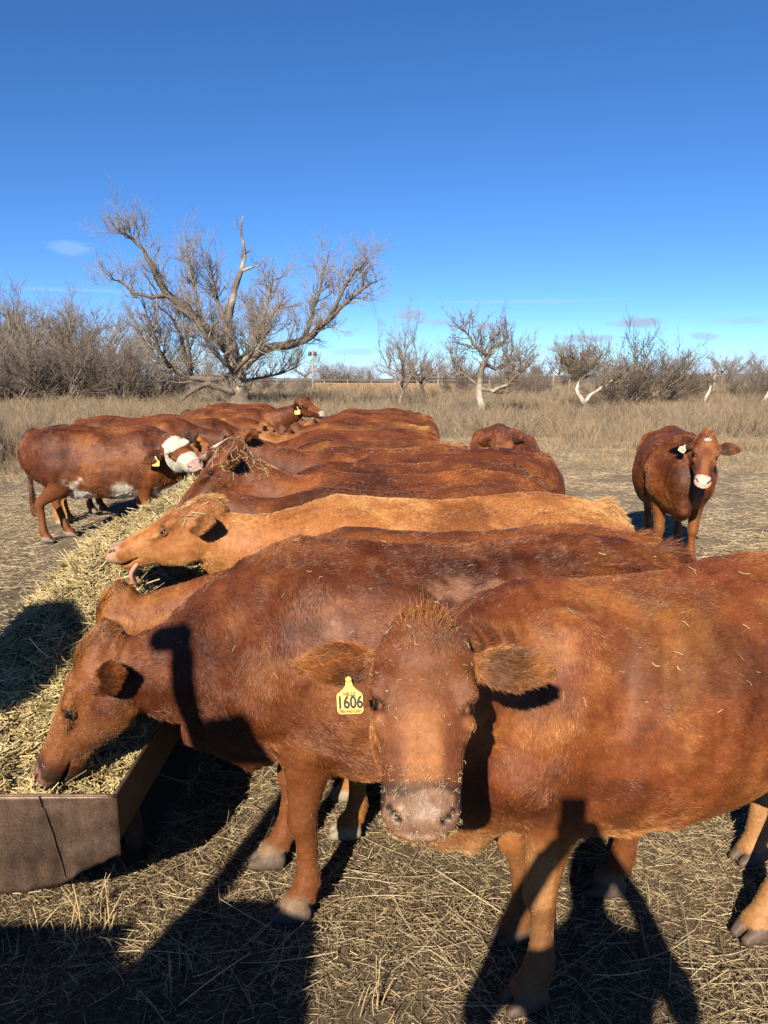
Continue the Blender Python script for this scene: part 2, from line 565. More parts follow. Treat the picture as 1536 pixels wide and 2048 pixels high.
def cow_sweeps(poll, nose, face, legs=None, head_wide=1.0, ear_scale=1.0, belly=1.0, head_scale=1.0, earL=None, earR=None, detail=True, neck_drop=0.0,
               brisket=0.0, tail_dx=0.0, neck_fat=1.0, mouth_open=0.0):
    """sweeps of one cow in its own frame: x forward, z up, hooves on z=0, withers about 1.32"""
    S = []
    b = belly
    T = np.array([  # x, ztop, zbot, zmid, half width
        (-.86, 1.20, .93, 1.07, .10), (-.80, 1.275, .80, 1.04, .20), (-.70, 1.315, .70, 1.02, .262), (-.58, 1.340, .62, .99, .295),
        (-.46, 1.350, .575, .97, .315), (-.30, 1.330, .54, .94, .330 * b), (-.10, 1.315, .515, .90, .365 * b), (.08, 1.310, .505, .88, .372 * b),
        (.25, 1.318, .515, .88, .352), (.40, 1.330, .535, .90, .312), (.52, 1.330, .560, .92, .275), (.63, 1.285, .60 - .04 * brisket, .92, .235),
        (.74, 1.20, .63 - .05 * brisket, .90, .185), (.83 + .04 * brisket, 1.05, .68 - .05 * brisket, .86, .12)])
    st = np.stack([T[:, 0], 0 * T[:, 0], T[:, 3], T[:, 4], T[:, 1] - T[:, 3], T[:, 3] - T[:, 2]], 1)
    S.append(Sweep(st, n=2.25, k=.06, tag='torso', flow=-1, sub=2, sag=.35))
    # spine ridge, hooks, pins, shoulder blades
    S.append(Sweep([(-.78, 0, 1.255, .05, .04, .05), (-.45, 0, 1.325, .06, .04, .06), (-.1, 0, 1.29, .05, .035, .05), (.3, 0, 1.295, .05, .04, .05), (.5, 0, 1.31, .06, .045, .06), (.66, 0, 1.24, .05, .04, .06)], k=.07, tag='torso', flow=-1, sub=2))
    for sy in (1, -1):
        S.append(Sweep([(-.47, .22 * sy, 1.235, .055, .055, .06), (-.60, .20 * sy, 1.22, .07, .06, .07), (-.80, .10 * sy, 1.17, .06, .05, .06)], k=.09, tag='torso', flow=-1))
        S.append(Sweep([(.42, .17 * sy, 1.20, .075, .09, .09), (.52, .225 * sy, 1.00, .085, .12, .12), (.60, .215 * sy, .84, .085, .10, .10)], up=(1, 0, .3), k=.10, tag='torso', flow=1))
        S.append(Sweep([(-.52, .20 * sy, 1.08, .13, .17, .17), (-.50, .235 * sy, .88, .105, .17, .17), (-.42, .22 * sy, .74, .085, .13, .11)], up=(1, 0, 0), k=.09, tag='torso', flow=1))
    ears = {}
    # head frame
    poll, nose, face = map(lambda v: np.asarray(v, float), (poll, nose, face))
    a = nrm(nose - poll); u = nrm(face - a * (face @ a)); l = np.cross(u, a)
    hs = head_scale * max(.8, min(1.15, np.linalg.norm(nose - poll) / .50))
    def H(s, lat=0.0, v=0.0): return poll + hs * (a * s + l * lat * head_wide + u * v)
    # neck
    p3 = H(.035, 0, -.085); p0 = np.array([.40, 0, 1.00])
    p1 = np.array([.72, 0, 1.06 - neck_drop * .1]); p2 = p3 - a * .05 - u * .20 * hs
    p2 = p3 + nrm(p1 - p3) * .16 - u * .03
    cl = bez([p0, p1, p2, p3], 8)
    tt = np.linspace(0, 1, 8)
    ups = np.array([nrm((1 - t) * np.array([0, 0, 1.]) + t * (u * .8 - a * .5 if (u[2] - a[2]) > -.2 else u)) for t in tt])
    w = np.interp(tt, [0, .35, .7, 1], [.20, .165, .125, .105]) * neck_fat
    tp = np.interp(tt, [0, .35, .7, 1], [.26, .21, .15, .105]); bt = np.interp(tt, [0, .35, .7, 1], [.33, .26, .18, .125])
    S.append(Sweep(np.concatenate([cl, w[:, None], tp[:, None], bt[:, None]], 1), up=ups, k=.09, tag='neck', flow=-1, sub=2, sag=.5))
    # dewlap: a thin fold from the throat to the brisket
    c = [cl[6] - ups[6] * bt[6] * .8, cl[4] - ups[4] * bt[4] * .98, cl[3] - ups[3] * bt[3] * 1.0, np.array([.84 + .03 * brisket, 0, .72 - .07 * brisket]), np.array([.68, 0, .60 - .07 * brisket])]
    S.append(Sweep([(*c[0], .03, .04, .05), (*c[1], .028, .05, .06), (*c[2], .032, .06, .07), (*c[3], .055 + .015 * brisket, .08, .085 + .02 * brisket), (*c[4], .08, .08, .05)], up=(.3, 0, 1), k=.07, tag='neck', flow=1, sub=2))
    # head
    hst = [(-.055, .055, .035, .07), (-.02, .085, .055, .11), (.03, .106, .066, .135), (.08, .114, .072, .155), (.13, .114, .074, .170), (.18, .109, .072, .172),
           (.23, .103, .066, .160), (.28, .096, .060, .140), (.33, .089, .054, .122), (.38, .084, .048, .108), (.43, .082, .044, .088), (.465, .083, .040, .072), (.495, .078, .034, .056), (.515, .064, .022, .042)]
    rows = [(*H(s), ww * hs * head_wide, t * hs, bb * hs * np.interp(s, [0, .12, .4, .52], [1.05, 1.2, 1.12, 1.0])) for s, ww, t, bb in hst]
    S.append(Sweep(rows, up=u, n=2.35, k=.035, tag='head', flow=1, sub=2))
    J = lambda pts, **kw: S.append(Sweep([(*H(*p[:3]), *(np.array(p[3:]) * hs)) for p in pts], up=u, **kw))
    J([(-.075, .0, .02, .062, .045, .05), (-.03, 0, .04, .078, .045, .05), (.03, 0, .045, .08, .04, .05)], k=.05, tag='head', flow=-1)                 # poll bump
    J([(.26, 0, -.105, .062, .05, .05), (.36, 0, -.098, .056, .04, .036), (.44, 0, -.088, .054, .030, .036), (.472, 0, -.080, .044, .022, .028)], k=.012, tag='head')     # lower jaw and chin
    for sy in (1, -1):
        J([(.10, .084 * sy, -.100, .034, .08, .085), (.17, .080 * sy, -.115, .034, .08, .08), (.26, .064 * sy, -.10, .028, .055, .055)], k=.04, tag='head')   # cheek
        J([(.135, .090 * sy, .056, .026, .022, .03), (.172, .102 * sy, .054, .022, .018, .026), (.200, .098 * sy, .052, .016, .012, .02)], k=.03, tag='head')        # brow
        if detail:
            J([(.215, .104 * sy, .045, .016, .016, .016), (.245, .096 * sy, .050, .012, .010, .010), (.262, .086 * sy, .052, .008, .006, .006)], k=.012, tag='socket', op='cut')   # tear trough
            J([(.240, .098 * sy, .020, .020, .014, .014), (.275, .088 * sy, .016, .018, .012, .012)], k=.02, tag='head')     # cheek bone below the eye
            J([(.480, .040 * sy, .016, .026, .024, .02), (.508, .040 * sy, .004, .026, .018, .018)], k=.02, tag='head')
            J([(.512, .044 * sy, .026, .006, .009, .009), (.502, .056 * sy, .031, .006, .010, .010), (.484, .067 * sy, .034, .006, .010, .010), (.466, .077 * sy, .026, .006, .008, .008)], k=.006, tag='nostril', op='cut')
            J([(.470, 0.03 * sy, -.066, .03, .006, .006), (.44, .060 * sy, -.066, .014, .006, .006), (.385, .078 * sy, -.060, .010, .005, .005)], k=.008, tag='mouth', op='cut')
        # ear
        e = (earL if sy > 0 else earR)
        d = nrm(np.array(e if e is not None else (-.12, .95 * sy, -.10)))      # in head frame (along a, l, u)
        ed = a * d[0] + l * d[1] + u * d[2]
        eu = nrm(np.cross(ed, a * .9 - u * .45)) * sy * -1
        fw = nrm(u * .75 + a * .55 - ed * ((u * .75 + a * .55) @ ed))        # opening faces forward
        thick = fw
        r0 = H(.062, .100 * sy, -.010)
        ears[sy] = (r0, ed, fw)
        pts = []
        for f_, hw, th in ((-.03, .03, .03), (.02, .034, .026), (.06, .052, .020), (.10, .062, .016), (.14, .056, .014), (.175, .037, .013), (.205, .014, .009)):
            pts.append((*(r0 + ed * f_ * hs * ear_scale), hw * hs, th * hs, th * hs * 1.1))
        S.append(Sweep(pts, up=thick, k=.022, tag='ear', flow=1, sub=2))
        S.append(Sweep([(*(r0 + ed * .035 * hs * ear_scale + fw * .020), .016 * hs, .014, .014), (*(r0 + ed * .09 * hs * ear_scale + fw * .026), .040 * hs, .016, .016), (*(r0 + ed * .150 * hs * ear_scale + fw * .026), .030 * hs, .013, .013)], up=thick, k=.015, tag='earhole', op='cut'))
    # legs
    lg = {'FL': (0, 0), 'FR': (0, 0), 'HL': (0, 0), 'HR': (0, 0)}
    if legs: lg.update(legs)
    for key, (dx, dy) in lg.items():
        sy = 1 if key[1] == 'L' else -1
        lift = 0.0
        if key[0] == 'F':
            J0 = [(.56, .165, .90, .070, .13, .15), (.46, .185, .74, .082, .140, .125), (.455, .178, .64, .073, .108, .095), (.462, .168, .53, .057, .074, .064),
                  (.472, .162, .43, .053, .060, .050), (.472, .160, .38, .052, .058, .050), (.462, .158, .32, .037, .038, .041), (.458, .156, .22, .034, .035, .040), (.458, .156, .15, .046, .044, .052), (.478, .157, .10, .046, .040, .044), (.502, .157, .062, .052, .046, .048)]
            ztop = .80
        else:
            J0 = [(-.50, .205, .86, .090, .17, .16), (-.47, .225, .72, .080, .150, .120), (-.57, .205, .60, .066, .105, .088), (-.675, .182, .51, .050, .062, .070), (-.725, .172, .445, .047, .048, .064),
                  (-.712, .168, .36, .038, .041, .048), (-.692, .165, .24, .035, .037, .042), (-.682, .165, .155, .046, .044, .053), (-.660, .165, .10, .046, .040, .044), (-.635, .165, .062, .052, .046, .048)]
            ztop = .72
        rows = []
        for (x, y, z, ww, f, bk) in J0:
            q = np.clip((ztop - z) / ztop, 0, 1)
            rows.append((x + dx * q, y * sy + dy * q, z, ww, f, bk))
        S.append(Sweep(rows, up=(1, 0, 0), k=.03, tag='leg', flow=1, sub=2))
        hx, hy = rows[-1][0], rows[-1][1]
        for cy in (.5, -.5):                                                                                          # two claws and two dew claws
            S.append(Sweep([(hx - .040, hy + .056 * cy, .045, .027, .03, .040), (hx + .010, hy + .062 * cy, .040, .030, .036, .038), (hx + .070, hy + .050 * cy, .018, .019, .015, .016)], k=.005, tag='hoof', flow=1))
            S.append(Sweep([(hx - .066, hy + .050 * cy, .112, .013, .013, .013), (hx - .076, hy + .050 * cy, .090, .012, .010, .010)], k=.012, tag='hoof', flow=1))
    # tail
    S.append(Sweep([(-.80, 0, 1.285, .04, .035, .05), (-.885, 0, 1.24, .032, .03, .03), (-.915, tail_dx * .2, 1.10, .024, .022, .022), (-.905, tail_dx * .6, .85, .020, .018, .018), (-.895, tail_dx, .62, .024, .022, .022), (-.89, tail_dx, .42, .03, .03, .03), (-.89, tail_dx, .30, .010, .01, .01)], up=(1, 0, .2), k=.03, tag='tail', flow=1, sub=2))
    # udder
    S.append(Sweep([(-.36, 0, .60, .13, .06, .09), (-.22, 0, .58, .10, .05, .05)], k=.08, tag='torso'))
    frame = dict(hw=head_wide, ears=ears, H=H, a=a, u=u, l=l, hs=hs, poll=poll, nose=nose)
    return S, frame


def vertex_info(S, V):
    """closest sweep per vertex with the coordinates along and around it, and a blended flow direction"""
    n = len(V)
    best = np.full(n, 9.0); tagi = np.zeros(n, int); par = np.zeros(n)
    D = np.zeros((n, 3))
    tags = []
    for si, w in enumerate(S):
        if w.op != 'add': continue
        if w.tag not in tags: tags.append(w.tag)
        ti = tags.index(w.tag)
        lo, hi = w.bbox(.06)
        m = np.where(((V > lo) & (V < hi)).all(1))[0]
        if not len(m): continue
        P = V[m]
        f = np.full(len(m), 9.0); t_ = np.zeros(len(m)); d_ = np.zeros((len(m), 3))
        ns = len(w.st) - 1
        for i in range(ns):
            fi, t, d, lat, ql, qv = w.seg(i, P)
            c = fi < f
            f[c] = fi[c]; t_[c] = (i + t[c]) / ns
            d_[c] = d * w.flow
        wt = np.exp(-np.clip(f, -.05, .2) / .022)
        D[m] += d_ * wt[:, None]
        c = f < best[m]
        mm = m[c]
        best[mm] = f[c]; tagi[mm] = ti; par[mm] = t_[c]
    return np.array(tags)[tagi], par, nrm(D)


def smoothstep(a, b, x):
    t = np.clip((x - a) / (b - a), 0, 1)
    return t * t * (3 - 2 * t)


def mixc(a, b, t):
    return a * (1 - t[:, None]) + np.asarray(b, float) * t[:, None]


def cow_mesh(S, fr, pal, res, fres=None, marks=None, muzzle=(.30, .17, .125), hoof=(.30, .24, .19), seed=0, muzz_dirt=.0, coat_var=1.0, ripple_amt=1.0):
    pts = np.array([fr['H'](s, la, v) for s in (-.08, .55) for la in (-.30, .30) for v in (-.2, .12)])
    fine = (pts.min(0) - .01, pts.max(0) + .01) if fres else None
    V, Q = sdf_mesh(S, res, fine, fres)
    V, Q = weld_keep_largest(V, Q)
    N = vnormals(V, Q)
    tg, par, D = vertex_info(S, V)
    bodyish = np.isin(tg, ['torso', 'neck']).astype(float)
    hd_ = (tg == 'head') * .35
    ripple = (fbm(V * 7.5 + seed, 2) - .5) * .019 + (fbm(V * np.array([19., 10., 10.]) + seed, 2) - .5) * .012
    nk = (tg == 'neck') * np.sin(par * 52 + 7 * fbm(V * 5 + seed, 2)) * .0030 * smoothstep(.35, .6, fbm(V * 3.5 + 9 + seed, 2))
    ribs = (tg == 'torso') * np.sin(V[:, 0] * 42 + V[:, 2] * 9) * .0035 * smoothstep(.25, .0, V[:, 0]) * smoothstep(-.35, -.15, V[:, 0]) * (V[:, 2] < 1.15)
    V = V + N * ((ripple * (bodyish + hd_) + nk) * ripple_amt + ribs)[:, None]
    N = vnormals(V, Q)
    # head coordinates
    q = (V - fr['poll']) / fr['hs']
    s, la, v = q @ fr['a'], q @ fr['l'] / fr['hw'], q @ fr['u']
    q = s[:, None] * fr['a'] + la[:, None] * fr['l'] + v[:, None] * fr['u']
    head = (tg == 'head')
    # coat colour: mottled between dark, mid and light in streaks that follow the body
    o = seed * 7.3
    big = fbm(V * np.array([2.6, 3.5, 3.5]) + o, 3)
    med = fbm(V * np.array([9., 12., 12.]) + o + 5, 3)
    fin = fbm(V * np.array([30., 60., 60.]) + o + 9, 2)
    x = (big - .5) * 2.7 + (med - .5) * 1.6 + (fin - .5) * .7
    x *= coat_var
    col = mixc(np.tile(np.array(pal['mid'], float), (len(V), 1)), pal['dark'], smoothstep(.0, -.75, x))
    col = mixc(col, pal['light'], smoothstep(.0, .85, x))
    z = V[:, 2]
    legm = smoothstep(.78, .45, z) * np.isin(tg, ['leg', 'hoof', 'torso'])
    col = mixc(col, pal['leg'], legm * .75)
    under = smoothstep(.62, .50, z) * (tg == 'torso')
    col = mixc(col, np.array(pal['light']) * 1.15, under * .6)
    rough = np.full(len(V), .62)
    # face: lighter streak down the nose, dark round the eyes
    streak = head * smoothstep(.05, .02, np.abs(la)) * smoothstep(.16, .30, s) * smoothstep(.47, .40, s) * (v > 0)
    col = mixc(col, np.array(pal['light']) * 1.1, streak * .7)
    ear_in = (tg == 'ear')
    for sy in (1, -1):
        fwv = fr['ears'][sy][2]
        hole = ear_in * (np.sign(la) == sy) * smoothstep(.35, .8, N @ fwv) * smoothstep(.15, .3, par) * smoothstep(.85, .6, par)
        col = mixc(col, np.array(pal['dark']) * np.array([.55, .7, .9]), hole * .8 * smoothstep(.35, .55, med + .15 * (par < .55)))  # shade of the ear hollow painted into the coat colour
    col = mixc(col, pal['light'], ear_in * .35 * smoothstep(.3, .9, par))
    if marks is not None:
        col = marks(V, N, tg, par, s, la, v, col)
    # muzzle, hooves
    mz = head * smoothstep(.440, .458, s + (med - .5) * .05 + (fin - .5) * .03) * smoothstep(-.052, -.040, v) * smoothstep(.074, .064, np.abs(la) + (fin - .5) * .02 - .02 * smoothstep(.47, .5, s))
    mzc = np.array(muzzle) * (.75 + .5 * fbm(V * 90, 2))[:, None]
    col = col * (1 - mz[:, None]) + mzc * mz[:, None]
    rough = np.where(mz > .5, .48, rough)
    rim = head * smoothstep(.405, .450, s + (med - .5) * .06) * (1 - mz)
    col = mixc(col, np.array([.035, .022, .014]), rim * muzz_dirt)
    hf = (tg == 'hoof') | ((tg == 'leg') & (z < .035))
    hfm = hf.astype(float) * smoothstep(.09, .055, z)
    col = mixc(col, np.array(hoof), hfm)
    nos = np.zeros(len(V))
    for sy in (1, -1):
        d = np.min([np.linalg.norm(q - (fr['a'] * x_ + fr['l'] * y_ * sy + fr['u'] * z_), axis=1) for x_, y_, z_ in ((.510, .046, .025), (.498, .058, .030), (.482, .068, .031))], 0)
        nos = np.maximum(nos, smoothstep(.013, .008, d))
        de = np.linalg.norm(q - (fr['a'] * .212 + fr['l'] * .106 * sy + fr['u'] * .034), axis=1)
        col = mixc(col, np.array(pal['dark']) * .45, smoothstep(.042, .026, de) * .75)
        tl = np.min([np.linalg.norm(q - (fr['a'] * x_ + fr['l'] * y_ * sy + fr['u'] * z_), axis=1) for x_, y_, z_ in ((.225, .098, .045), (.240, .094, .050), (.255, .089, .052), (.270, .084, .052))], 0)
        col = mixc(col, np.array(pal['dark']) * .5, smoothstep(.012, .005, tl) * .6)
        ub = np.linalg.norm((q - (fr['a'] * .245 + fr['l'] * .100 * sy + fr['u'] * .022)) / np.array([1, 1, 1]), axis=1)
        col = mixc(col, np.array(pal['light']) * 1.1, smoothstep(.03, .012, ub) * .6)
    col = mixc(col, np.array([.03, .012, .01]), nos)
    fur = 1 - np.maximum(mz, hfm)
    return dict(V=V, Q=Q, N=N, tag=tg, par=par, D=D, col=col, rough=rough, fur=fur, s=s, la=la, v=v, head=head)


def cow_fur(name, m, parent, count, length=1.0, rad=.0008, seed=0, poll_len=.05, k=4, light=1.0, clump=.5, ear_len=.03):
    rng = np.random.default_rng(seed)
    V, Q, N = m['V'], m['Q'], m['N']
    A, B, C, Dv = (V[Q[:, i]] for i in range(4))
    ar = .5 * np.linalg.norm(np.cross(C - A, Dv - B), axis=1)
    w = ar * m['fur'][Q].mean(1)
    hb = m['head'][Q].mean(1)
    eb = (m['tag'][Q] == 'ear').mean(1)
    w = w * (1 + 1.9 * hb + 2.0 * eb)
    f = rng.choice(len(Q), count, p=w / w.sum())
    a, b = rng.random((2, count, 1))
    bw = [(1 - a) * (1 - b), a * (1 - b), a * b, (1 - a) * b]
    def ip(X): return sum(bw[i] * X[Q[f, i]] for i in range(4))
    P = ip(V); n = nrm(ip(N)); d = ip(m['D']); col = ip(m['col'])
    tg = m['tag'][Q[f, 0]]
    s, la, v = (ip(m[x][:, None])[:, 0] for x in ('s', 'la', 'v'))
    fr = m['fr']
    hd = tg == 'head'
    # flow: torso and neck trail back and sag, the face runs from a whorl between the eyes
    sag = np.where(np.isin(tg, ['torso', 'neck']), .55, 0)
    side = 1 - np.abs(n[:, 2])
    d = d + np.array([0, 0, -1.]) * (sag * (.25 + side))[:, None]
    wh = (s - .16)[:, None] * fr['a'] * 4 + la[:, None] * fr['l'] * 3.0 * smoothstep(.3, .1, s)[:, None]
    wh = nrm(wh + fr['a'] * .02)
    d = np.where(hd[:, None], wh, d)
    sw = fbm(P * 7 + seed, 2) - .5
    sw2 = fbm(P * 7 + 31 + seed, 2) - .5
    sw3 = fbm(P * 30 + 13 + seed, 2) - .5
    swirl = nrm(np.cross(n, d)) * (sw * 2.9 + sw3 * 1.8)[:, None]
    d = nrm(d + swirl + rng.normal(0, .16, P.shape))
    d = nrm(d - n * np.sum(d * n, 1)[:, None])
    L = np.select([tg == 'torso', tg == 'neck', tg == 'head', tg == 'ear', tg == 'tail', tg == 'leg'], [.019, .019, .0105, ear_len, .05, .010], .010)
    under = (P[:, 2] < .6) & (tg == 'torso')
    L = np.where(under, .03, L)
    top = hd * smoothstep(.10, .0, s) * smoothstep(-.01, .03, v) * smoothstep(.085, .02, np.abs(la))
    L = L * (1 - top) + poll_len * top * rng.uniform(.5, 1.3, count)
    L = L * np.where(hd & (s > .40), .5, 1)
    L = L * length * rng.uniform(.6, 1.25, count) * (.75 + .6 * fbm(P * 14 + 3, 2))
    lift = .24 + .45 * np.clip(sw2 + .1, 0, 1) + .45 * top + .35 * (tg == 'ear')
    lift = lift * rng.uniform(.6, 1.3, count)
    t = np.linspace(0, 1, k)
    crv = rng.normal(0, .12, (count, 3))
    pts = P[:, None, :] + (d[:, None, :] * t[None, :, None] + n[:, None, :] * (lift[:, None] * (t - .45 * t * t)[None, :])[..., None] + crv[:, None, :] * (t * t)[None, :, None]) * L[:, None, None]
    pts -= n[:, None, :] * .0015
    R = rad * np.interp(t, [0, .5, 1], [1, .85, .25])[None, :] * rng.uniform(.7, 1.3, (count, 1))
    c = col * rng.uniform(.55, 1.40, (count, 1)) * light
    c = c * (.75 + .55 * fbm(P * 35 + 17 + seed, 2))[:, None]
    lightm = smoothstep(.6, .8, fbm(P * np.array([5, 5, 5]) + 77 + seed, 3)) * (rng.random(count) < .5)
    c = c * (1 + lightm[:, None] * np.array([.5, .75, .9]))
    c = c * (1 + (rng.random(count) < .05)[:, None] * np.array([.9, 1.5, 2.0]))  # sparse strands coloured very pale to imitate glints on the hair
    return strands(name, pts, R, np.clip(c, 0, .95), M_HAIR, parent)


def eye_pair(fr, root, r=.0235, lids=True, pal=RED, close=1.0, tint=(1, 1, 1)):
    """glossy eyes, each under a pair of lids that leave an almond opening"""
    hs = fr['hs']
    for sy in (1, -1):
        c = fr['H'](.206, .0935 * sy, .020)
        V, F = uv_sphere(r * hs, 20, 10)
        link('eye', mesh_from('eye', V, F, M_EYE), root, c)
        if not lids: continue
        out = nrm(fr['l'] * sy + fr['u'] * .42 + fr['a'] * .10)
        ex = nrm(fr['a'] * .93 - fr['u'] * .36 - out * (out @ (fr['a'] * .93 - fr['u'] * .36)))        # along the eye's corners
        ey = np.cross(out, ex)
        if ey @ fr['u'] < 0: ey = -ey
        n, k = 40, 8
        V, C = [], []
        lidc = np.array(pal['mid']) * .62
        for j in range(k):
            f = j / (k - 1)
            for i in range(n):
                ph = 2 * math.pi * i / n
                up = math.sin(ph) > 0
                hh = (36 if up else 27) * close
                rho0 = 1 / math.sqrt((math.cos(ph) / 56) ** 2 + (math.sin(ph) / hh) ** 2)
                rho = math.radians(rho0 + (112 - rho0) * f)
                rr = r * hs * (1.04 + .12 * min(f * 4, 1) * (1.25 if up else .8) - .25 * max(0, f - .35))
                d = out * math.cos(rho) + (ex * math.cos(ph) + ey * math.sin(ph)) * math.sin(rho)
                V.append(d * rr)
                C.append(np.array([.02, .010, .008]) * (1 - min(1, f * 5)) + (lidc if up else lidc * 1.25) * min(1, f * 5))
        V = np.array(V)
        F = [(j * n + i, j * n + (i + 1) % n, (j + 1) * n + (i + 1) % n, (j + 1) * n + i) for j in range(k - 1) for i in range(n)]
        if np.dot(np.cross(ex, ey), out) < 0: F = [f[::-1] for f in F]
        c4 = np.concatenate([np.array(C), np.full((len(V), 1), .6)], 1)
        o = link('eyelid', mesh_from('eyelid', V, F, M_SKIN, c4), root, c)
        o['tint'] = tint


def uv_sphere(r, nu, nv, sx=1, sy=1, sz=1):
    V = [(0, 0, r * sz)]
    for j in range(1, nv):
        ph = math.pi * j / nv
        for i in range(nu):
            th = 2 * math.pi * i / nu
            V.append((r * sx * math.sin(ph) * math.cos(th), r * sy * math.sin(ph) * math.sin(th), r * sz * math.cos(ph)))
    V.append((0, 0, -r * sz))
    F = [(0, 1 + i, 1 + (i + 1) % nu) for i in range(nu)]
    for j in range(nv - 2):
        for i in range(nu):
            a, b = 1 + j * nu + i, 1 + j * nu + (i + 1) % nu
            F.append((a, a + nu, b + nu, b))
    l = len(V) - 1
    b0 = 1 + (nv - 2) * nu
    F += [(b0 + (i + 1) % nu, b0 + i, l) for i in range(nu)]
    return np.array(V), F


def text_mesh(name, body, size, mat, parent, loc, rot=None, squash=1.0, bold=0.0, extrude=.0006):
    cu = bpy.data.curves.new(name, 'FONT')
    cu.body = body; cu.size = size; cu.align_x = 'CENTER'; cu.align_y = 'CENTER'
    cu.offset = bold; cu.extrude = extrude
    tmp = bpy.data.objects.new(name, cu)
    COL.link(tmp)
    dg = bpy.context.evaluated_depsgraph_get()
    me = bpy.data.meshes.new_from_object(tmp.evaluated_get(dg))
    bpy.data.objects.remove(tmp)
    me.materials.clear(); me.materials.append(mat)
    o = link(name, me, parent, loc)
    o.scale = (squash, 1, 1)
    if rot: o.rotation_euler = rot
    return o


def tag_outline(w, h):
    """ear tag: a rounded panel with a neck narrowing to a round button at the top; plane xy, button at the origin"""
    r = w * .16
    pts = []
    def arc(cx, cy, r, a0, a1, n=5):
        for i in range(n + 1):
            a = math.radians(a0 + (a1 - a0) * i / n)
            pts.append((cx + r * math.cos(a), cy + r * math.sin(a)))
    top = -h * .36
    arc(0, 0, w * .12, 200, -20, 10)
    pts.append((w * .14, -h * .17)); pts.append((w * .24, -h * .27))
    arc(w / 2 - r, top - r, r, 75, 0)
    arc(w / 2 - r, -h + r, r, 0, -90)
    arc(-w / 2 + r, -h + r, r, 270, 180)
    arc(-w / 2 + r, top - r, r, 180, 105)
    pts.append((-w * .24, -h * .27)); pts.append((-w * .14, -h * .17))
    return pts


def ear_tag(root, pos, normal, w=.058, h=.078, mat=None, roll=0.0, number=None, small=None, tiny=None, button=True, up=(0, 0, 1)):
    pts = tag_outline(w, h)[::-1]
    n = len(pts); th = .0022
    V = [(x, y, z) for z in (th / 2, -th / 2) for x, y in pts]
    F = [tuple(range(n))[::-1], tuple(range(n, 2 * n))] + [(i, (i + 1) % n, n + (i + 1) % n, n + i) for i in range(n)]
    me = mesh_from('ear_tag', V, F, mat or M_TAG, smooth=False)
    o = link('ear_tag', me, root)
    zq = mathutils.Vector(nrm(normal)); upv = mathutils.Vector(up)
    y = (upv - zq * upv.dot(zq)).normalized(); x = y.cross(zq)
    Mx = mathutils.Matrix((x, y, zq)).transposed() @ mathutils.Matrix.Rotation(roll, 3, 'Z')
    o.matrix_local = mathutils.Matrix.Translation(mathutils.Vector(pos)) @ Mx.to_4x4()
    if button:
        V, F = uv_sphere(w * .13, 10, 6, 1, 1, .5)
        link('tag_button', mesh_from('tag_button', V, F, mat or M_TAG), o, (0, 0, .002))
    e = th / 2 + .0008
    if number: text_mesh('tag_number', number, h * .50, M_INK, o, (0, -h * .675, e), squash=.78, bold=.0011)
    if small: text_mesh('tag_name', small, h * .15, M_INKB, o, (0, -h * .42, e), squash=1.0, bold=.0004)
    if tiny: text_mesh('tag_phone', tiny, h * .125, M_INKB, o, (0, -h * .925, e), squash=.95, bold=.0003)
    return o


def face_straw(root, m, count, sel, seed, rad=.0011, L=(.008, .03), name='stuck_straw'):
    rng = np.random.default_rng(seed)
    idx = np.where(sel)[0]
    i = rng.choice(idx, count)
    P = m['V'][i] + m['N'][i] * .004
    n = m['N'][i]
    d = rng.normal(0, 1, (count, 3)); d = nrm(d - n * np.sum(d * n, 1)[:, None] * .85)
    ln = rng.uniform(L[0], L[1], (count, 1, 1))
    t = np.linspace(-.5, .5, 3)[None, :, None]
    pts = P[:, None, :] + d[:, None, :] * t * ln + n[:, None, :] * .003 + rng.normal(0, .002, (count, 3, 3))
    c = np.array([.62, .50, .27]) * rng.uniform(.6, 1.25, (count, 1))
    return strands(name, pts, np.full((count, 3), rad) * rng.uniform(.6, 1.4, (count, 1)), c, M_STRAW, root)


def make_cow(name, label, loc, heading, scale=1.0, poll=None, nose=None, face=None, world=True, pal=RED, res=.013, fres=None, fur=60000,
             rad=.0011, length=1.0, group=None, seed=0, tint=(1, 1, 1), poll_len=.04, light=1.0, marks=None, muzzle=(.30, .17, .125), hoof=(.30, .24, .19), muzz_dirt=0.0,
             coat_var=1.0, ear_len=.028, eyes=True, eye_open=1.0, straw=None, clean=False, ripple_amt=1.0, **kw):
    """heading: direction the nose points, radians from +X; poll/nose/face in world space if world"""
    root = bpy.data.objects.new(name, None)
    COL.link(root)
    root.location = (loc[0], loc[1], 0); root.rotation_euler = (0, 0, heading); root.scale = (scale,) * 3
    root.empty_display_size = .3
    tag(root, label, 'cow', group)
    c, s_ = math.cos(-heading), math.sin(-heading)
    R = np.array([[c, -s_, 0], [s_, c, 0], [0, 0, 1]])
    if world:
        o = np.array([loc[0], loc[1], 0])
        poll = R @ (np.array(poll) - o) / scale; nose = R @ (np.array(nose) - o) / scale; face = R @ np.array(face)
    S, fr = cow_sweeps(poll, nose, face, detail=fres is not None and fres < .011, **kw)
    m = cow_mesh(S, fr, pal, res, fres, marks, muzzle, hoof, seed, muzz_dirt, coat_var, ripple_amt)
    m['fr'] = fr
    col4 = np.concatenate([m['col'] * .92, m['rough'][:, None]], 1)
    body = link('body', mesh_from('body', m['V'], m['Q'], M_SKIN, col4), root)
    body['tint'] = tint
    if fur:
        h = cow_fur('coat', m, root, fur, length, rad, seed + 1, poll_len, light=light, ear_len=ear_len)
        h['tint'] = tint
    if eyes:
        eye_pair(fr, root, pal=pal, lids=fres is not None and fres < .011, close=eye_open, tint=tint)
    fr['R'] = R; fr['root'] = root; fr['m'] = m
    return root, fr


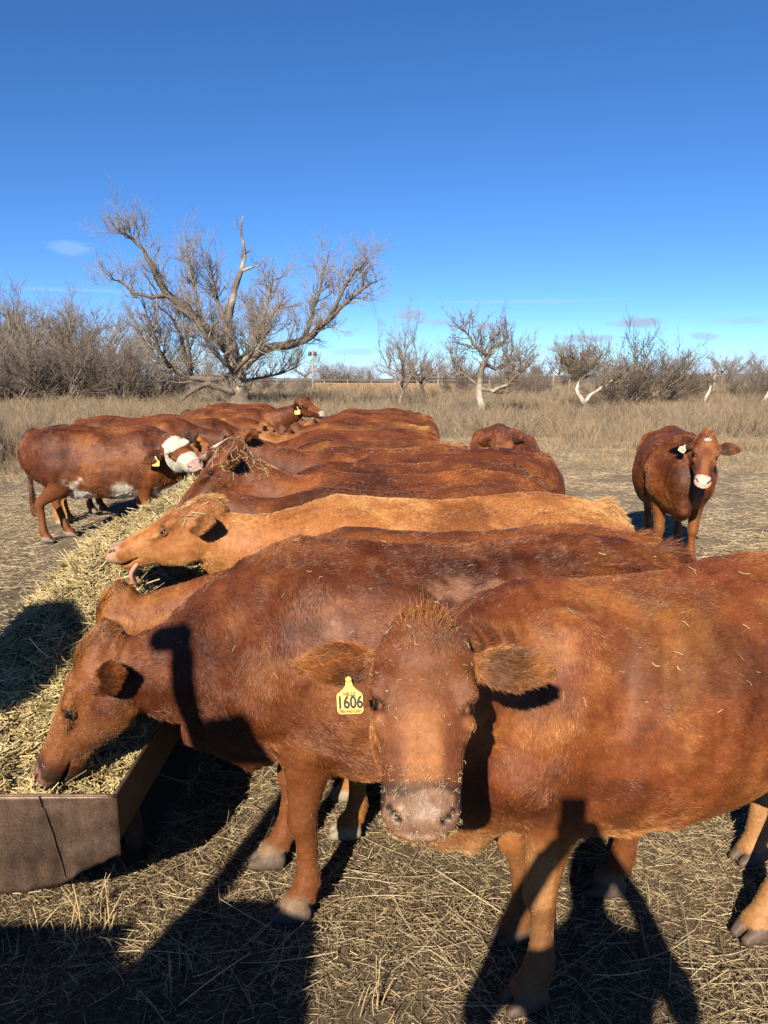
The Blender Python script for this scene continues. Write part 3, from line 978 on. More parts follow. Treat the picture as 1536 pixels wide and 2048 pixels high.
def copy_cow(root, label, loc, heading, scale, tint):
    r = root.copy(); COL.link(r)
    r.location = (loc[0], loc[1], 0); r.rotation_euler = (0, 0, heading); r.scale = (scale,) * 3
    r['label'] = label
    for ch in list(root.children):
        c = ch.copy(); COL.link(c); c.parent = r
        if 'tint' in ch: c['tint'] = tint
        for g in list(ch.children):
            d = g.copy(); COL.link(d); d.parent = c
    return r
# ----------------------------------------------------------------------------------------------
# ground, hills
# ----------------------------------------------------------------------------------------------
def ground_z(x, y):
    p = np.stack([x, y, 0 * x], 1)
    near = smoothstep(26, 10, np.hypot(x, y))
    h = (fbm(p * 2.1 + 4, 3) - .5) * .05 + (fbm(p * 9 + 8, 3) - .5) * .035 + (fbm(p * 30 + 2, 2) - .5) * .014
    far = (fbm(p * .09 + 40, 3) - .5) * .35 * smoothstep(20, 60, np.hypot(x, y))
    rise = 1.1 * smoothstep(20, 85, y)
    return h * near + far + rise - .012


def build_ground():
    def axis(lo, hi, c, fine, n):
        t = np.linspace(-1, 1, n)
        g = np.sinh(t * 6.5) / np.sinh(6.5)
        return np.unique(np.where(g < 0, c + g * (c - lo), c + g * (hi - c)))
    xs = axis(-2500, 2500, .3, .02, 520); ys = axis(-900, 4000, 2.6, .02, 620)
    X, Y = np.meshgrid(xs, ys, indexing='ij')
    Z = ground_z(X.ravel(), Y.ravel())
    V = np.stack([X.ravel(), Y.ravel(), Z], 1)
    i = np.arange(len(xs) * len(ys)).reshape(len(xs), len(ys))
    Q = np.stack([i[:-1, :-1], i[1:, :-1], i[1:, 1:], i[:-1, 1:]], -1).reshape(-1, 4)
    m, N, L, b = new_mat('trampled_soil')
    tc = nd(N, 'ShaderNodeTexCoord')
    n1 = nd(N, 'ShaderNodeTexNoise', Scale=.8, Detail=6.0, Roughness=.6)
    n2 = nd(N, 'ShaderNodeTexNoise', Scale=22.0, Detail=6.0, Roughness=.7)
    n3 = nd(N, 'ShaderNodeTexNoise', Scale=140.0, Detail=3.0, Roughness=.7)
    for n in (n1, n2, n3): L.new(tc.outputs['Object'], n.inputs['Vector'])
    r1 = nd(N, 'ShaderNodeValToRGB')
    r1.color_ramp.elements[0].position = .34; r1.color_ramp.elements[0].color = (.085, .064, .044, 1)
    r1.color_ramp.elements[1].position = .70; r1.color_ramp.elements[1].color = (.225, .175, .12, 1)
    e = r1.color_ramp.elements.new(.52); e.color = (.15, .115, .078, 1)
    mx = nd(N, 'ShaderNodeMath', operation='MULTIPLY_ADD'); mx.inputs[1].default_value = .55
    ad = nd(N, 'ShaderNodeMath', operation='MULTIPLY'); ad.inputs[1].default_value = .45
    L.new(n1.outputs['Fac'], ad.inputs[0]); L.new(n2.outputs['Fac'], mx.inputs[0]); L.new(ad.outputs[0], mx.inputs[2])
    L.new(mx.outputs[0], r1.inputs['Fac'])
    r3 = nd(N, 'ShaderNodeMapRange'); L.new(n3.outputs['Fac'], r3.inputs['Value'])
    r3.inputs['From Min'].default_value = .3; r3.inputs['From Max'].default_value = .7
    r3.inputs['To Min'].default_value = .6; r3.inputs['To Max'].default_value = 1.45
    sc = nd(N, 'ShaderNodeVectorMath', operation='SCALE')
    L.new(r1.outputs[0], sc.inputs[0]); L.new(r3.outputs[0], sc.inputs['Scale'])
    # beyond the trampled yard the ground is covered with dead grass thatch
    sx = nd(N, 'ShaderNodeSeparateXYZ'); L.new(tc.outputs['Object'], sx.inputs[0])
    gm = nd(N, 'ShaderNodeMapRange', interpolation_type='SMOOTHSTEP'); L.new(sx.outputs['Y'], gm.inputs['Value'])
    gm.inputs['From Min'].default_value = 3.5; gm.inputs['From Max'].default_value = 11
    mg = nd(N, 'ShaderNodeMix', data_type='RGBA')
    r4 = nd(N, 'ShaderNodeValToRGB')
    r4.color_ramp.elements[0].position = .36; r4.color_ramp.elements[0].color = (.23, .18, .122, 1)
    r4.color_ramp.elements[1].position = .66; r4.color_ramp.elements[1].color = (.40, .325, .225, 1)
    n4 = nd(N, 'ShaderNodeTexNoise', Scale=1.7, Detail=8.0, Roughness=.75); L.new(tc.outputs['Object'], n4.inputs['Vector'])
    L.new(n4.outputs['Fac'], r4.inputs['Fac'])
    L.new(gm.outputs[0], mg.inputs['Factor']); L.new(sc.outputs[0], mg.inputs['A']); L.new(r4.outputs[0], mg.inputs['B'])
    L.new(mg.outputs['Result'], b.inputs['Base Color'])
    b.inputs['Roughness'].default_value = .95; b.inputs['Specular IOR Level'].default_value = .1
    bp = nd(N, 'ShaderNodeBump', Strength=.8, Distance=.012)
    av = nd(N, 'ShaderNodeMath', operation='ADD'); L.new(n2.outputs['Fac'], av.inputs[0]); L.new(n3.outputs['Fac'], av.inputs[1])
    L.new(av.outputs[0], bp.inputs['Height']); L.new(bp.outputs[0], b.inputs['Normal'])
    g = link('ground', mesh_from('ground', V, Q, m))
    tag(g, kind='structure')

    # a low ridge on the horizon
    xs = np.linspace(-1500, 1500, 160)
    prof = 5 + 9 * fbm(np.stack([xs * .004, 0 * xs, 0 * xs], 1), 4) + 9 * smoothstep(100, 700, xs)
    rows = [(900, -1), (1000, .45), (1100, .85), (1200, 1), (1500, .6), (1900, -1)]
    V = np.array([(x, y, p * f if f > 0 else -2) for y, f in rows for x, p in zip(xs, prof)])
    i = np.arange(len(V)).reshape(len(rows), len(xs))
    Q = np.stack([i[:-1, :-1], i[:-1, 1:], i[1:, 1:], i[1:, :-1]], -1).reshape(-1, 4)
    h = link('hills', mesh_from('hills', V, Q, flat_material('hill_grass', (.20, .165, .14), rough=.95, noise=.3, nscale=.02)))
    tag(h, kind='structure')


build_ground()


def litter(name, n, xr, yr, lr, rr, seed, cols, tilt=.25, sel=None, bend=.08, zoff=0.0, label=None, fade=None, thr=.44):
    """straw pieces lying on the ground"""
    rng = np.random.default_rng(seed)
    x = rng.uniform(*xr, n * 2); y = yr[0] + (yr[1] - yr[0]) * rng.random(n * 2) ** 1.35
    p = np.stack([x, y, 0 * x], 1)
    keep = fbm(p * 1.6 + seed, 3) + rng.normal(0, .10, n * 2) > thr
    if fade: keep &= rng.random(n * 2) < smoothstep(fade[0], fade[1], y)
    if sel is not None: keep &= sel(x, y)
    x, y = x[keep][:n], y[keep][:n]
    n = len(x)
    z = ground_z(x, y) + zoff
    az = rng.uniform(0, 2 * math.pi, n); tl = np.abs(rng.normal(0, tilt, n))
    d = np.stack([np.cos(az) * np.cos(tl), np.sin(az) * np.cos(tl), np.sin(tl)], 1)
    ln = lr[0] + (lr[1] - lr[0]) * rng.random(n) ** 2.2
    t = np.linspace(0, 1, 4)
    b = rng.normal(0, bend, (n, 3)); b[:, 2] *= .5
    P = np.stack([x, y, z + rng.uniform(.002, .018, n)], 1)[:, None, :] + (d[:, None, :] * t[None, :, None] + b[:, None, :] * (t * t)[None, :, None]) * ln[:, None, None]
    gz = ground_z(P[:, :, 0].ravel(), P[:, :, 1].ravel()).reshape(n, 4)
    P[:, :, 2] = np.maximum(P[:, :, 2], gz + .002)
    R = rng.uniform(*rr, (n, 1)) * np.array([[1, 1, .9, .6]])
    c = np.array(cols)[rng.integers(0, len(cols), n)] * rng.uniform(.6, 1.3, (n, 1))
    o = strands(name, P, R, np.clip(c, 0, .9), M_STRAW)
    tag(o, label, kind='stuff')
    return o


STRAW_COLS = [(.60, .475, .28), (.72, .59, .37), (.48, .365, .215), (.34, .255, .15), (.17, .12, .07), (.48, .36, .19), (.12, .085, .05), (.22, .155, .09)]


def build_litter():
    no_trough = lambda x, y: ~((x > -1.85) & (x < -.95) & (y > 2.75) & (y < 22))
    litter('straw_litter', 290000, (-2.6, 3.6), (.7, 6.5), (.006, .075), (.0004, .0012), 11, STRAW_COLS, sel=no_trough, thr=.36, label='short broken straw trampled over the near soil')
    litter('long_straw', 3600, (-2.6, 3.6), (.7, 6.5), (.08, .40), (.0007, .0019), 12, STRAW_COLS[:4], tilt=.13, bend=.15, sel=no_trough, label='long loose straw stems lying between the hooves')
    litter('yard_straw', 260000, (-14, 14), (3.0, 36), (.03, .20), (.0011, .0030), 13, [(.58, .46, .285), (.66, .54, .35), (.46, .36, .225), (.36, .275, .175)], fade=(3.0, 8.0), tilt=.2, label='pale straw strewn across the yard behind the herd',
           sel=lambda x, y: (x > -9 - .1 * y) & (np.abs(x) < 3 + .62 * y))


build_litter()


def build_stubble():
    """stiff stalks standing up near the trough end"""
    rng = np.random.default_rng(21)
    n = 0
    P, R, C = [], [], []
    spots = [(150, 1880, 8, .20), (190, 1850, 9, .22), (215, 1880, 5, .18), (250, 1890, 5, .16), (380, 1940, 6, .10), (740, 2020, 7, .14), (1230, 1700, 5, .10), (60, 1880, 6, .14), (330, 1960, 7, .1)]
    for px, py, k, h in spots:
        b = at(px, py, z=0)
        for i in range(k):
            o = b + np.array([*rng.normal(0, .035, 2), -.01])
            d = nrm(np.array([*rng.normal(0, .33, 2), 1]))
            l = h * rng.uniform(.5, 1.15)
            t = np.linspace(0, 1, 4)[:, None]
            P.append(o + d * t * l + np.array([*rng.normal(0, .12, 2), -.05]) * t * t * l)
            R.append(np.array([1, .95, .85, .6]) * rng.uniform(.0014, .0026)); C.append(np.array([.58, .44, .22]) * rng.uniform(.7, 1.1))
    o = strands('straw_stubble', np.array(P), np.array(R), np.array(C), M_STRAW)
    tag(o, 'stiff straw stubble standing up in front of the trough end', kind='stuff')


build_stubble()

# ----------------------------------------------------------------------------------------------
# the trough and its hay
# ----------------------------------------------------------------------------------------------
TX, TY0, TY1 = -1.42, 2.36, 21.5
TPROF = [(-.525, .55), (-.505, .34), (-.30, .225), (0, .175), (.30, .225), (.505, .335), (.525, .55)]


def build_trough():
    m, N, L, b = new_mat('rusty_steel')
    tc = nd(N, 'ShaderNodeTexCoord')
    n1 = nd(N, 'ShaderNodeTexNoise', Scale=5.0, Detail=8.0, Roughness=.7); L.new(tc.outputs['Object'], n1.inputs['Vector'])
    n2 = nd(N, 'ShaderNodeTexNoise', Scale=160.0, Detail=4.0, Roughness=.7); L.new(tc.outputs['Object'], n2.inputs['Vector'])
    mp = nd(N, 'ShaderNodeMapping'); mp.inputs['Scale'].default_value = (14, 14, 2.5); L.new(tc.outputs['Object'], mp.inputs['Vector'])
    n3 = nd(N, 'ShaderNodeTexNoise', Scale=1.6, Detail=6.0, Roughness=.6); L.new(mp.outputs[0], n3.inputs['Vector'])
    a1 = nd(N, 'ShaderNodeMath', operation='MULTIPLY_ADD'); a1.inputs[1].default_value = .5
    a2 = nd(N, 'ShaderNodeMath', operation='MULTIPLY_ADD'); a2.inputs[1].default_value = .26; a2.inputs[2].default_value = .03
    a3 = nd(N, 'ShaderNodeMath', operation='MULTIPLY_ADD'); a3.inputs[1].default_value = .2
    L.new(n2.outputs['Fac'], a2.inputs[0]); L.new(n3.outputs['Fac'], a3.inputs[0]); L.new(a2.outputs[0], a3.inputs[2])
    L.new(n1.outputs['Fac'], a1.inputs[0]); L.new(a3.outputs[0], a1.inputs[2])
    r = nd(N, 'ShaderNodeValToRGB')
    r.color_ramp.elements[0].position = .40; r.color_ramp.elements[0].color = (.036, .018, .011, 1)
    r.color_ramp.elements[1].position = .62; r.color_ramp.elements[1].color = (.20, .125, .085, 1)
    e = r.color_ramp.elements.new(.5); e.color = (.088, .056, .040, 1)
    L.new(a1.outputs[0], r.inputs['Fac']); L.new(r.outputs[0], b.inputs['Base Color'])
    b.inputs['Roughness'].default_value = .5; b.inputs['Metallic'].default_value = .45
    bp = nd(N, 'ShaderNodeBump', Strength=.3, Distance=.004); L.new(a1.outputs[0], bp.inputs['Height']); L.new(bp.outputs[0], b.inputs['Normal'])
    root = bpy.data.objects.new('feed_trough', None); COL.link(root); root.location = (TX, TY0, 0)
    tag(root, 'long rusty steel feed trough heaped with hay between the two rows of cattle', 'trough')
    # shell: profile swept along y, 5 mm thick, a little battered
    ys = np.linspace(0, TY1 - TY0, 90)
    def prof(off): return [(x * (1 - off / .525), z + (off if abs(x) < .52 else 0)) for x, z in TPROF]
    V = []
    for y in ys:
        w = .008 * (vnoise(np.array([[y * 1.3, 3, 1]]))[0] - .5) * 2
        for off in (0, .006):
            V += [(x + w * (1 if x > 0 else -1) * (z > .5), y, z + (w if z > .5 else 0)) for x, z in prof(off)]
    k = len(TPROF); F = []
    for j in range(len(ys) - 1):
        a, c = j * 2 * k, (j + 1) * 2 * k
        for i in range(k - 1):
            F += [(a + i, a + i + 1, c + i + 1, c + i), (a + k + i + 1, a + k + i, c + k + i, c + k + i + 1)]
        F += [(a, c, c + k, a + k), (a + k - 1, a + 2 * k - 1, c + 2 * k - 1, c + k - 1)]
    link('shell', mesh_from('shell', V, F, m, smooth=False), root)
    # near and far end plates: a dented sheet with a crumpled corner, folded round the shell
    def plate(y, near):
        nx, nz = 60, 22
        V = []; F = []
        for s in (0, 1):
            for i in range(nx + 1):
                x = -.535 + 1.07 * i / nx
                zb = np.interp(x, [p[0] for p in TPROF[1:-1]], [p[1] for p in TPROF[1:-1]]) - .006
                zt = .553 + .002 * math.sin(x * 5)
                zb += .004 * math.sin(x * 47 + 1) + .003 * math.sin(x * 113)
                for j in range(nz + 1):
                    z = zb + (zt - zb) * j / nz
                    q = np.array([[x * 5, z * 5, 2.2], [x * 16, z * 16, 8.2]])
                    nn = vnoise(q)
                    dent = .007 * (nn[0] - .5) + .002 * (nn[1] - .5)
                    if near and x > .30:
                        dent += .006 * (vnoise(np.array([[x * 26, z * 26, 4.4]]))[0] - .5) + .010 * ((x - .30) / .23) ** 2
                    V.append((x, y + dent + (.006 if s else 0), z))
        n1_ = (nx + 1) * (nz + 1)
        for i in range(nx):
            for j in range(nz):
                a = i * (nz + 1) + j; c = a + nz + 1
                F += [(a, c, c + 1, a + 1), (n1_ + a, n1_ + a + 1, n1_ + c + 1, n1_ + c)]
        for i in range(nx):
            a = i * (nz + 1); c = a + nz + 1
            F += [(a, n1_ + a, n1_ + c, c), (a + nz, c + nz, n1_ + c + nz, n1_ + a + nz)]
        for j in range(nz):
            F += [(j, j + 1, n1_ + j + 1, n1_ + j)]
            a = nx * (nz + 1) + j
            F += [(a, n1_ + a, n1_ + a + 1, a + 1)]
        return mesh_from('end_plate', V, F, m)
    link('end_plate', plate(-.012, True), root)
    link('end_plate', plate(TY1 - TY0 + .006, False), root)
    # a folded rim round the top edge
    for sx in (-1, 1):
        tubes('rim', [(np.array([(sx * .527, y, .552) for y in np.linspace(-.01, TY1 - TY0, 30)]), np.full(30, .007))], m, root, (.2, .15, .12), 6)
    tubes('rim', [(np.array([(x, -.012, .556 + .002 * math.sin(x * 5)) for x in np.linspace(-.53, .53, 30)]), np.full(30, .0055))], m, root, (.2, .15, .12), 6)
    # the torn seam of a patch welded on the corner
    pts = [(.285, .555), (.292, .52), (.30, .51), (.308, .47), (.322, .42), (.33, .37), (.345, .31), (.352, .262)]
    V, F = [], []
    for i, (x, z) in enumerate(pts):
        V += [(x - .0008, -.021, z), (x + .0008, -.021, z), (x + .0008, -.005, z), (x - .0008, -.005, z)]
        if i:
            a, c = 4 * (i - 1), 4 * i
            F += [(a + q, a + (q + 1) % 4, c + (q + 1) % 4, c + q) for q in range(4)]
    link('seam', mesh_from('seam', V, F, flat_material('seam_dark', (.07, .045, .035), rough=.8), smooth=False), root)
    # legs
    for j, y in enumerate(np.linspace(.55, TY1 - TY0 - .6, 7)):
        for sx in (-1, 1):
            V, F = [], []
            for z, x in ((-.02, .40), (.31, .36)):
                V += [(sx * x - .03, y - .03, z), (sx * x + .03, y - .03, z), (sx * x + .03, y + .03, z), (sx * x - .03, y + .03, z)]
            F = [(0, 3, 2, 1), (4, 5, 6, 7)] + [(q, (q + 1) % 4, 4 + (q + 1) % 4, 4 + q) for q in range(4)]
            link('leg', mesh_from('leg', V, F, m, smooth=False), root)


build_trough()


def hay_z(x, y):
    s = y - TY0
    ridge = np.interp(s, [0, .12, .35, .7, 1.1, 1.8, 3, 5, 8, 12, 20], [.50, .50, .52, .68, .92, 1.06, 1.10, 1.04, .96, .90, .82])
    u = (x - TX) / .50
    edge = np.interp(s, [0, .5, 1.2, 3], [.47, .49, .54, .56])
    f = np.clip(1 - np.abs(u) ** 2.3, 0, 1)
    p = np.stack([x, y, 0 * x], 1)
    return edge + (ridge - edge) * f + (fbm(p * 4.2 + 3, 3) - .5) * .16 * np.clip(s * 1.5, .35, 1) * np.clip((1 - np.abs(u)) * 4, 0, 1) + (fbm(p * 15 + 9, 2) - .5) * .085


def build_hay():
    ys = np.concatenate([np.arange(TY0 + .0, 7, .028), np.arange(7, TY1 - .05, .12)])
    xs = np.linspace(TX - .505, TX + .505, 44)
    X, Y = np.meshgrid(xs, ys, indexing='ij')
    top = hay_z(X.ravel(), Y.ravel())
    V = np.stack([X.ravel(), Y.ravel(), top], 1)
    nx, ny = X.shape
    i = np.arange(nx * ny).reshape(nx, ny)
    Q = np.stack([i[:-1, :-1], i[1:, :-1], i[1:, 1:], i[:-1, 1:]], -1).reshape(-1, 4)
    # close it below so that the heap is solid
    Vb = V.copy(); Vb[:, 2] = .30
    Vb[:, 0] = TX + (Vb[:, 0] - TX) * .9
    nV = len(V)
    Qb = Q[:, ::-1] + nV
    def side(l): return np.stack([l[:-1], l[1:], l[1:] + nV, l[:-1] + nV], 1)
    Q = np.concatenate([Q, Qb, side(i[0, :][::-1]), side(i[-1, :]), side(i[:, 0]), side(i[:, -1][::-1])])[:, ::-1]
    m, N, L, b = new_mat('hay_heap')
    tc = nd(N, 'ShaderNodeTexCoord')
    n1 = nd(N, 'ShaderNodeTexNoise', Scale=38.0, Detail=6.0, Roughness=.75); L.new(tc.outputs['Object'], n1.inputs['Vector'])
    r = nd(N, 'ShaderNodeValToRGB')
    r.color_ramp.elements[0].position = .36; r.color_ramp.elements[0].color = (.07, .055, .026, 1)
    r.color_ramp.elements[1].position = .68; r.color_ramp.elements[1].color = (.36, .29, .14, 1)
    L.new(n1.outputs['Fac'], r.inputs['Fac']); L.new(r.outputs[0], b.inputs['Base Color'])
    b.inputs['Roughness'].default_value = .9; b.inputs['Specular IOR Level'].default_value = .1
    bp = nd(N, 'ShaderNodeBump', Strength=1.0, Distance=.02); L.new(n1.outputs['Fac'], bp.inputs['Height']); L.new(bp.outputs[0], b.inputs['Normal'])
    h = link('hay', mesh_from('hay', V, Q, m))
    tag(h, 'pale chopped hay heaped along the rusty trough', kind='stuff')
    rng = np.random.default_rng(31)
    def straws(n, y0, y1, lr, rr, pw):
        y = y0 + (y1 - y0) * rng.random(n) ** pw
        x = TX + rng.uniform(-.52, .52, n)
        z = hay_z(np.clip(x, TX - .5, TX + .5), y)
        az = rng.uniform(0, 2 * math.pi, n); tl = rng.normal(.12, .38, n)
        d = np.stack([np.cos(az) * np.cos(tl), np.sin(az) * np.cos(tl), np.sin(tl)], 1)
        ln = lr[0] + (lr[1] - lr[0]) * rng.random(n) ** 2
        t = np.linspace(-.35, .65, 4)
        bd = rng.normal(0, .16, (n, 3))
        P = np.stack([x, y, z + rng.uniform(-.004, .02, n)], 1)[:, None] + (d[:, None] * t[None, :, None] + bd[:, None] * (t * t)[None, :, None]) * ln[:, None, None]
        # keep straw inside the trough's end plate and rims
        P[:, :, 1] = np.maximum(P[:, :, 1], TY0 + .035)
        P[:, :, 0] = np.clip(P[:, :, 0], TX - .60, TX + .507)
        R = rng.uniform(*rr, (n, 1)) * np.ones((1, 4))
        pal = np.array([(.66, .53, .27), (.57, .455, .22), (.74, .61, .34), (.42, .33, .15), (.30, .225, .105), (.60, .44, .20), (.52, .46, .22)])
        cl = fbm(np.stack([x * 9, y * 9, 0 * x], 1), 3)
        c = pal[rng.integers(0, len(pal), n)] * rng.uniform(.6, 1.25, (n, 1)) * (.45 + 1.1 * cl)[:, None]
        return P, R, c
    A = [straws(75000, TY0, 6.5, (.015, .085), (.0009, .0022), 1.25), straws(6000, TY0, 6.5, (.08, .20), (.0012, .0026), 1.2), straws(26000, 6, TY1 - .1, (.05, .2), (.002, .004), 1.0)]
    o = strands('hay_straw', *[np.concatenate([a[q] for a in A]) for q in range(3)], M_STRAW, h)
    # hay spilled along the left foot of the trough
    litter('spilled_hay', 16000, (TX - 1.5, TX - .5), (2.2, 9), (.03, .12), (.001, .0024), 33, [(.58, .49, .27), (.50, .41, .21), (.64, .54, .30)], tilt=.3, sel=lambda x, y: np.random.default_rng(5).random(len(x)) < np.clip(1.2 - (TX - .5 - x) / 1.1, 0, 1), label='pale hay spilled on the ground left of the trough')


build_hay()

# ----------------------------------------------------------------------------------------------
# dead grass and weeds beyond the yard
# ----------------------------------------------------------------------------------------------
def build_grass():
    rng = np.random.default_rng(41)
    def tufts(n, blades, y0, y1, hr, rad, spread, seed, keepf, cols):
        u = rng.random(n)
        y = 1 / (1 / y0 + (1 / y1 - 1 / y0) * u)
        y = y0 + (y - y0)
        x = rng.uniform(-1, 1, n) * (.66 * y + 3) + .0
        p = np.stack([x, y, 0 * x], 1)
        pat = fbm(p * .35 + seed, 3)
        k = keepf(x, y, pat)
        x, y, pat = x[k], y[k], pat[k]
        n = len(x)
        h = (hr[0] + (hr[1] - hr[0]) * rng.random(n) ** 1.5) * (.55 + .9 * pat)
        ci = rng.integers(0, len(cols), n)
        X = np.repeat(x, blades) + rng.normal(0, spread, n * blades); Y = np.repeat(y, blades) + rng.normal(0, spread, n * blades)
        Hh = np.repeat(h, blades) * rng.uniform(.4, 1.15, n * blades)
        Z = ground_z(X, Y) - .02
        d = np.stack([rng.normal(0, .30, len(X)), rng.normal(0, .30, len(X)), np.ones(len(X))], 1); d = nrm(d)
        t = np.linspace(0, 1, 4)
        bd = np.stack([rng.normal(0, .25, len(X)), rng.normal(0, .25, len(X)), -np.abs(rng.normal(.05, .12, len(X)))], 1)
        P = np.stack([X, Y, Z], 1)[:, None] + (d[:, None] * t[None, :, None] + bd[:, None] * (t * t)[None, :, None]) * Hh[:, None, None]
        R = (rad * (1 + Y / 30))[:, None] * np.array([[1, .9, .7, .4]]) * rng.uniform(.6, 1.3, (len(X), 1))
        c = np.array(cols)[np.repeat(ci, blades)] * rng.uniform(.65, 1.3, (len(X), 1))
        return P, R, c
    tan = [(.40, .295, .165), (.47, .365, .225), (.34, .26, .16), (.27, .21, .145), (.33, .27, .205)]
    grey = [(.27, .21, .155), (.32, .255, .19), (.17, .13, .095), (.36, .275, .17)]
    def edge(x, y, pat):
        lim = np.where(x < 0, np.interp(x, [-30, -8, -5, 0], [6, 13, 26, 30]), np.interp(x, [0, 3, 8, 30], [30, 24, 17, 12]))
        return (y > lim * (.72 + .55 * pat))
    A = [tufts(16000, 9, 9, 40, (.08, .32), .0022, .06, 1, lambda x, y, p: edge(x, y * 1.15, p), tan),
         tufts(22000, 9, 16, 130, (.28, .85), .0026, .10, 2, lambda x, y, p: edge(x, y * .85, p) & (p > .36), tan + grey),
         tufts(9000, 9, 26, 150, (.40, 1.0), .0032, .16, 3, lambda x, y, p: (p > .40), grey)]
    P, R, c = [np.concatenate([a[q] for a in A]) for q in range(3)]
    o = strands('dry_grass', P, R, np.clip(c, 0, .8), M_GRASS)
    tag(o, 'tall dead grass and weeds across the pasture', kind='stuff')
    # a strip of tawny reeds in the distance
    n = 26000
    x = rng.uniform(-7.5, 8, n); y = 92 + rng.normal(0, 3.2, n) + x * .4
    h = rng.uniform(.4, .8, n)
    t = np.linspace(0, 1, 3)
    d = np.stack([rng.normal(0, .15, n), rng.normal(0, .15, n), np.ones(n)], 1)
    Pr = np.stack([x, y, ground_z(x, y) - .1], 1)[:, None] + d[:, None] * t[None, :, None] * h[:, None, None]
    o = strands('reed_strip', Pr, np.full((n, 3), .016), np.array([.42, .29, .17]) * rng.uniform(.7, 1.25, (n, 1)), M_GRASS)
    tag(o, 'strip of tawny reeds far behind the herd', kind='stuff')


build_grass()

# ----------------------------------------------------------------------------------------------
# bare winter trees
# ----------------------------------------------------------------------------------------------
def grow(rng, p, d, L, r, depth, out, up=.10, wob=.28, kids=(5, 8), ratio=(.35, .62), ang=(.45, .95), k=5):
    """one branch and its children -> out list of (points, radii)"""
    p = np.asarray(p, float); d = nrm(np.asarray(d, float))
    pts = [p]; dirs = [d]
    for i in range(k - 1):
        d = nrm(d + rng.normal(0, wob, 3) * .6 + np.array([0, 0, up]))
        p = p + d * L / (k - 1)
        pts.append(p); dirs.append(d)
    tp = np.linspace(1, .35, k)
    out.append((np.array(pts), r * tp))
    if depth <= 0: return
    n = rng.integers(kids[0], kids[1] + 1)
    for j in range(n):
        t = rng.uniform(.22, 1.0) if j else 1.0
        i = min(int(t * (k - 1)), k - 2); f = t * (k - 1) - i
        b = pts[i] + (pts[i + 1] - pts[i]) * f
        dd = dirs[min(i + 1, k - 1)]
        ax = nrm(np.cross(dd, rng.normal(0, 1, 3)))
        a = rng.uniform(*ang) * (.5 if j == 0 else 1)
        nd_ = dd * math.cos(a) + ax * math.sin(a)
        grow(rng, b, nd_, L * rng.uniform(*ratio) * (1.1 - .45 * t if j else 1), max(r * np.interp(t, [0, 1], [.62, .34]) * rng.uniform(.7, 1), .006), depth - 1, out, up, wob, kids, ratio, ang, k)


def tree_from(name, label, cat, lines, loc, bark=(.23, .19, .155), twig=(.235, .19, .15), thick=.05, group=None, colf=None, twig_scale=1.0, min_r=.006):
    root = bpy.data.objects.new(name, None); COL.link(root); root.location = loc
    tag(root, label, cat, group)
    big = [(p, r) for p, r in lines if r[0] >= thick]
    small = [(p, r) for p, r in lines if r[0] < thick]
    tubes('trunk', big, M_BARK, root, bark, colf=colf)
    k = 5
    P = np.array([p for p, r in small if len(p) == k]); R = np.array([r for p, r in small if len(p) == k])
    rng = np.random.default_rng(len(small))
    c = np.array(twig) * rng.uniform(.65, 1.3, (len(P), 1))
    strands('crown', P, np.maximum(R * twig_scale, min_r), c, M_TWIG, root)
    return root


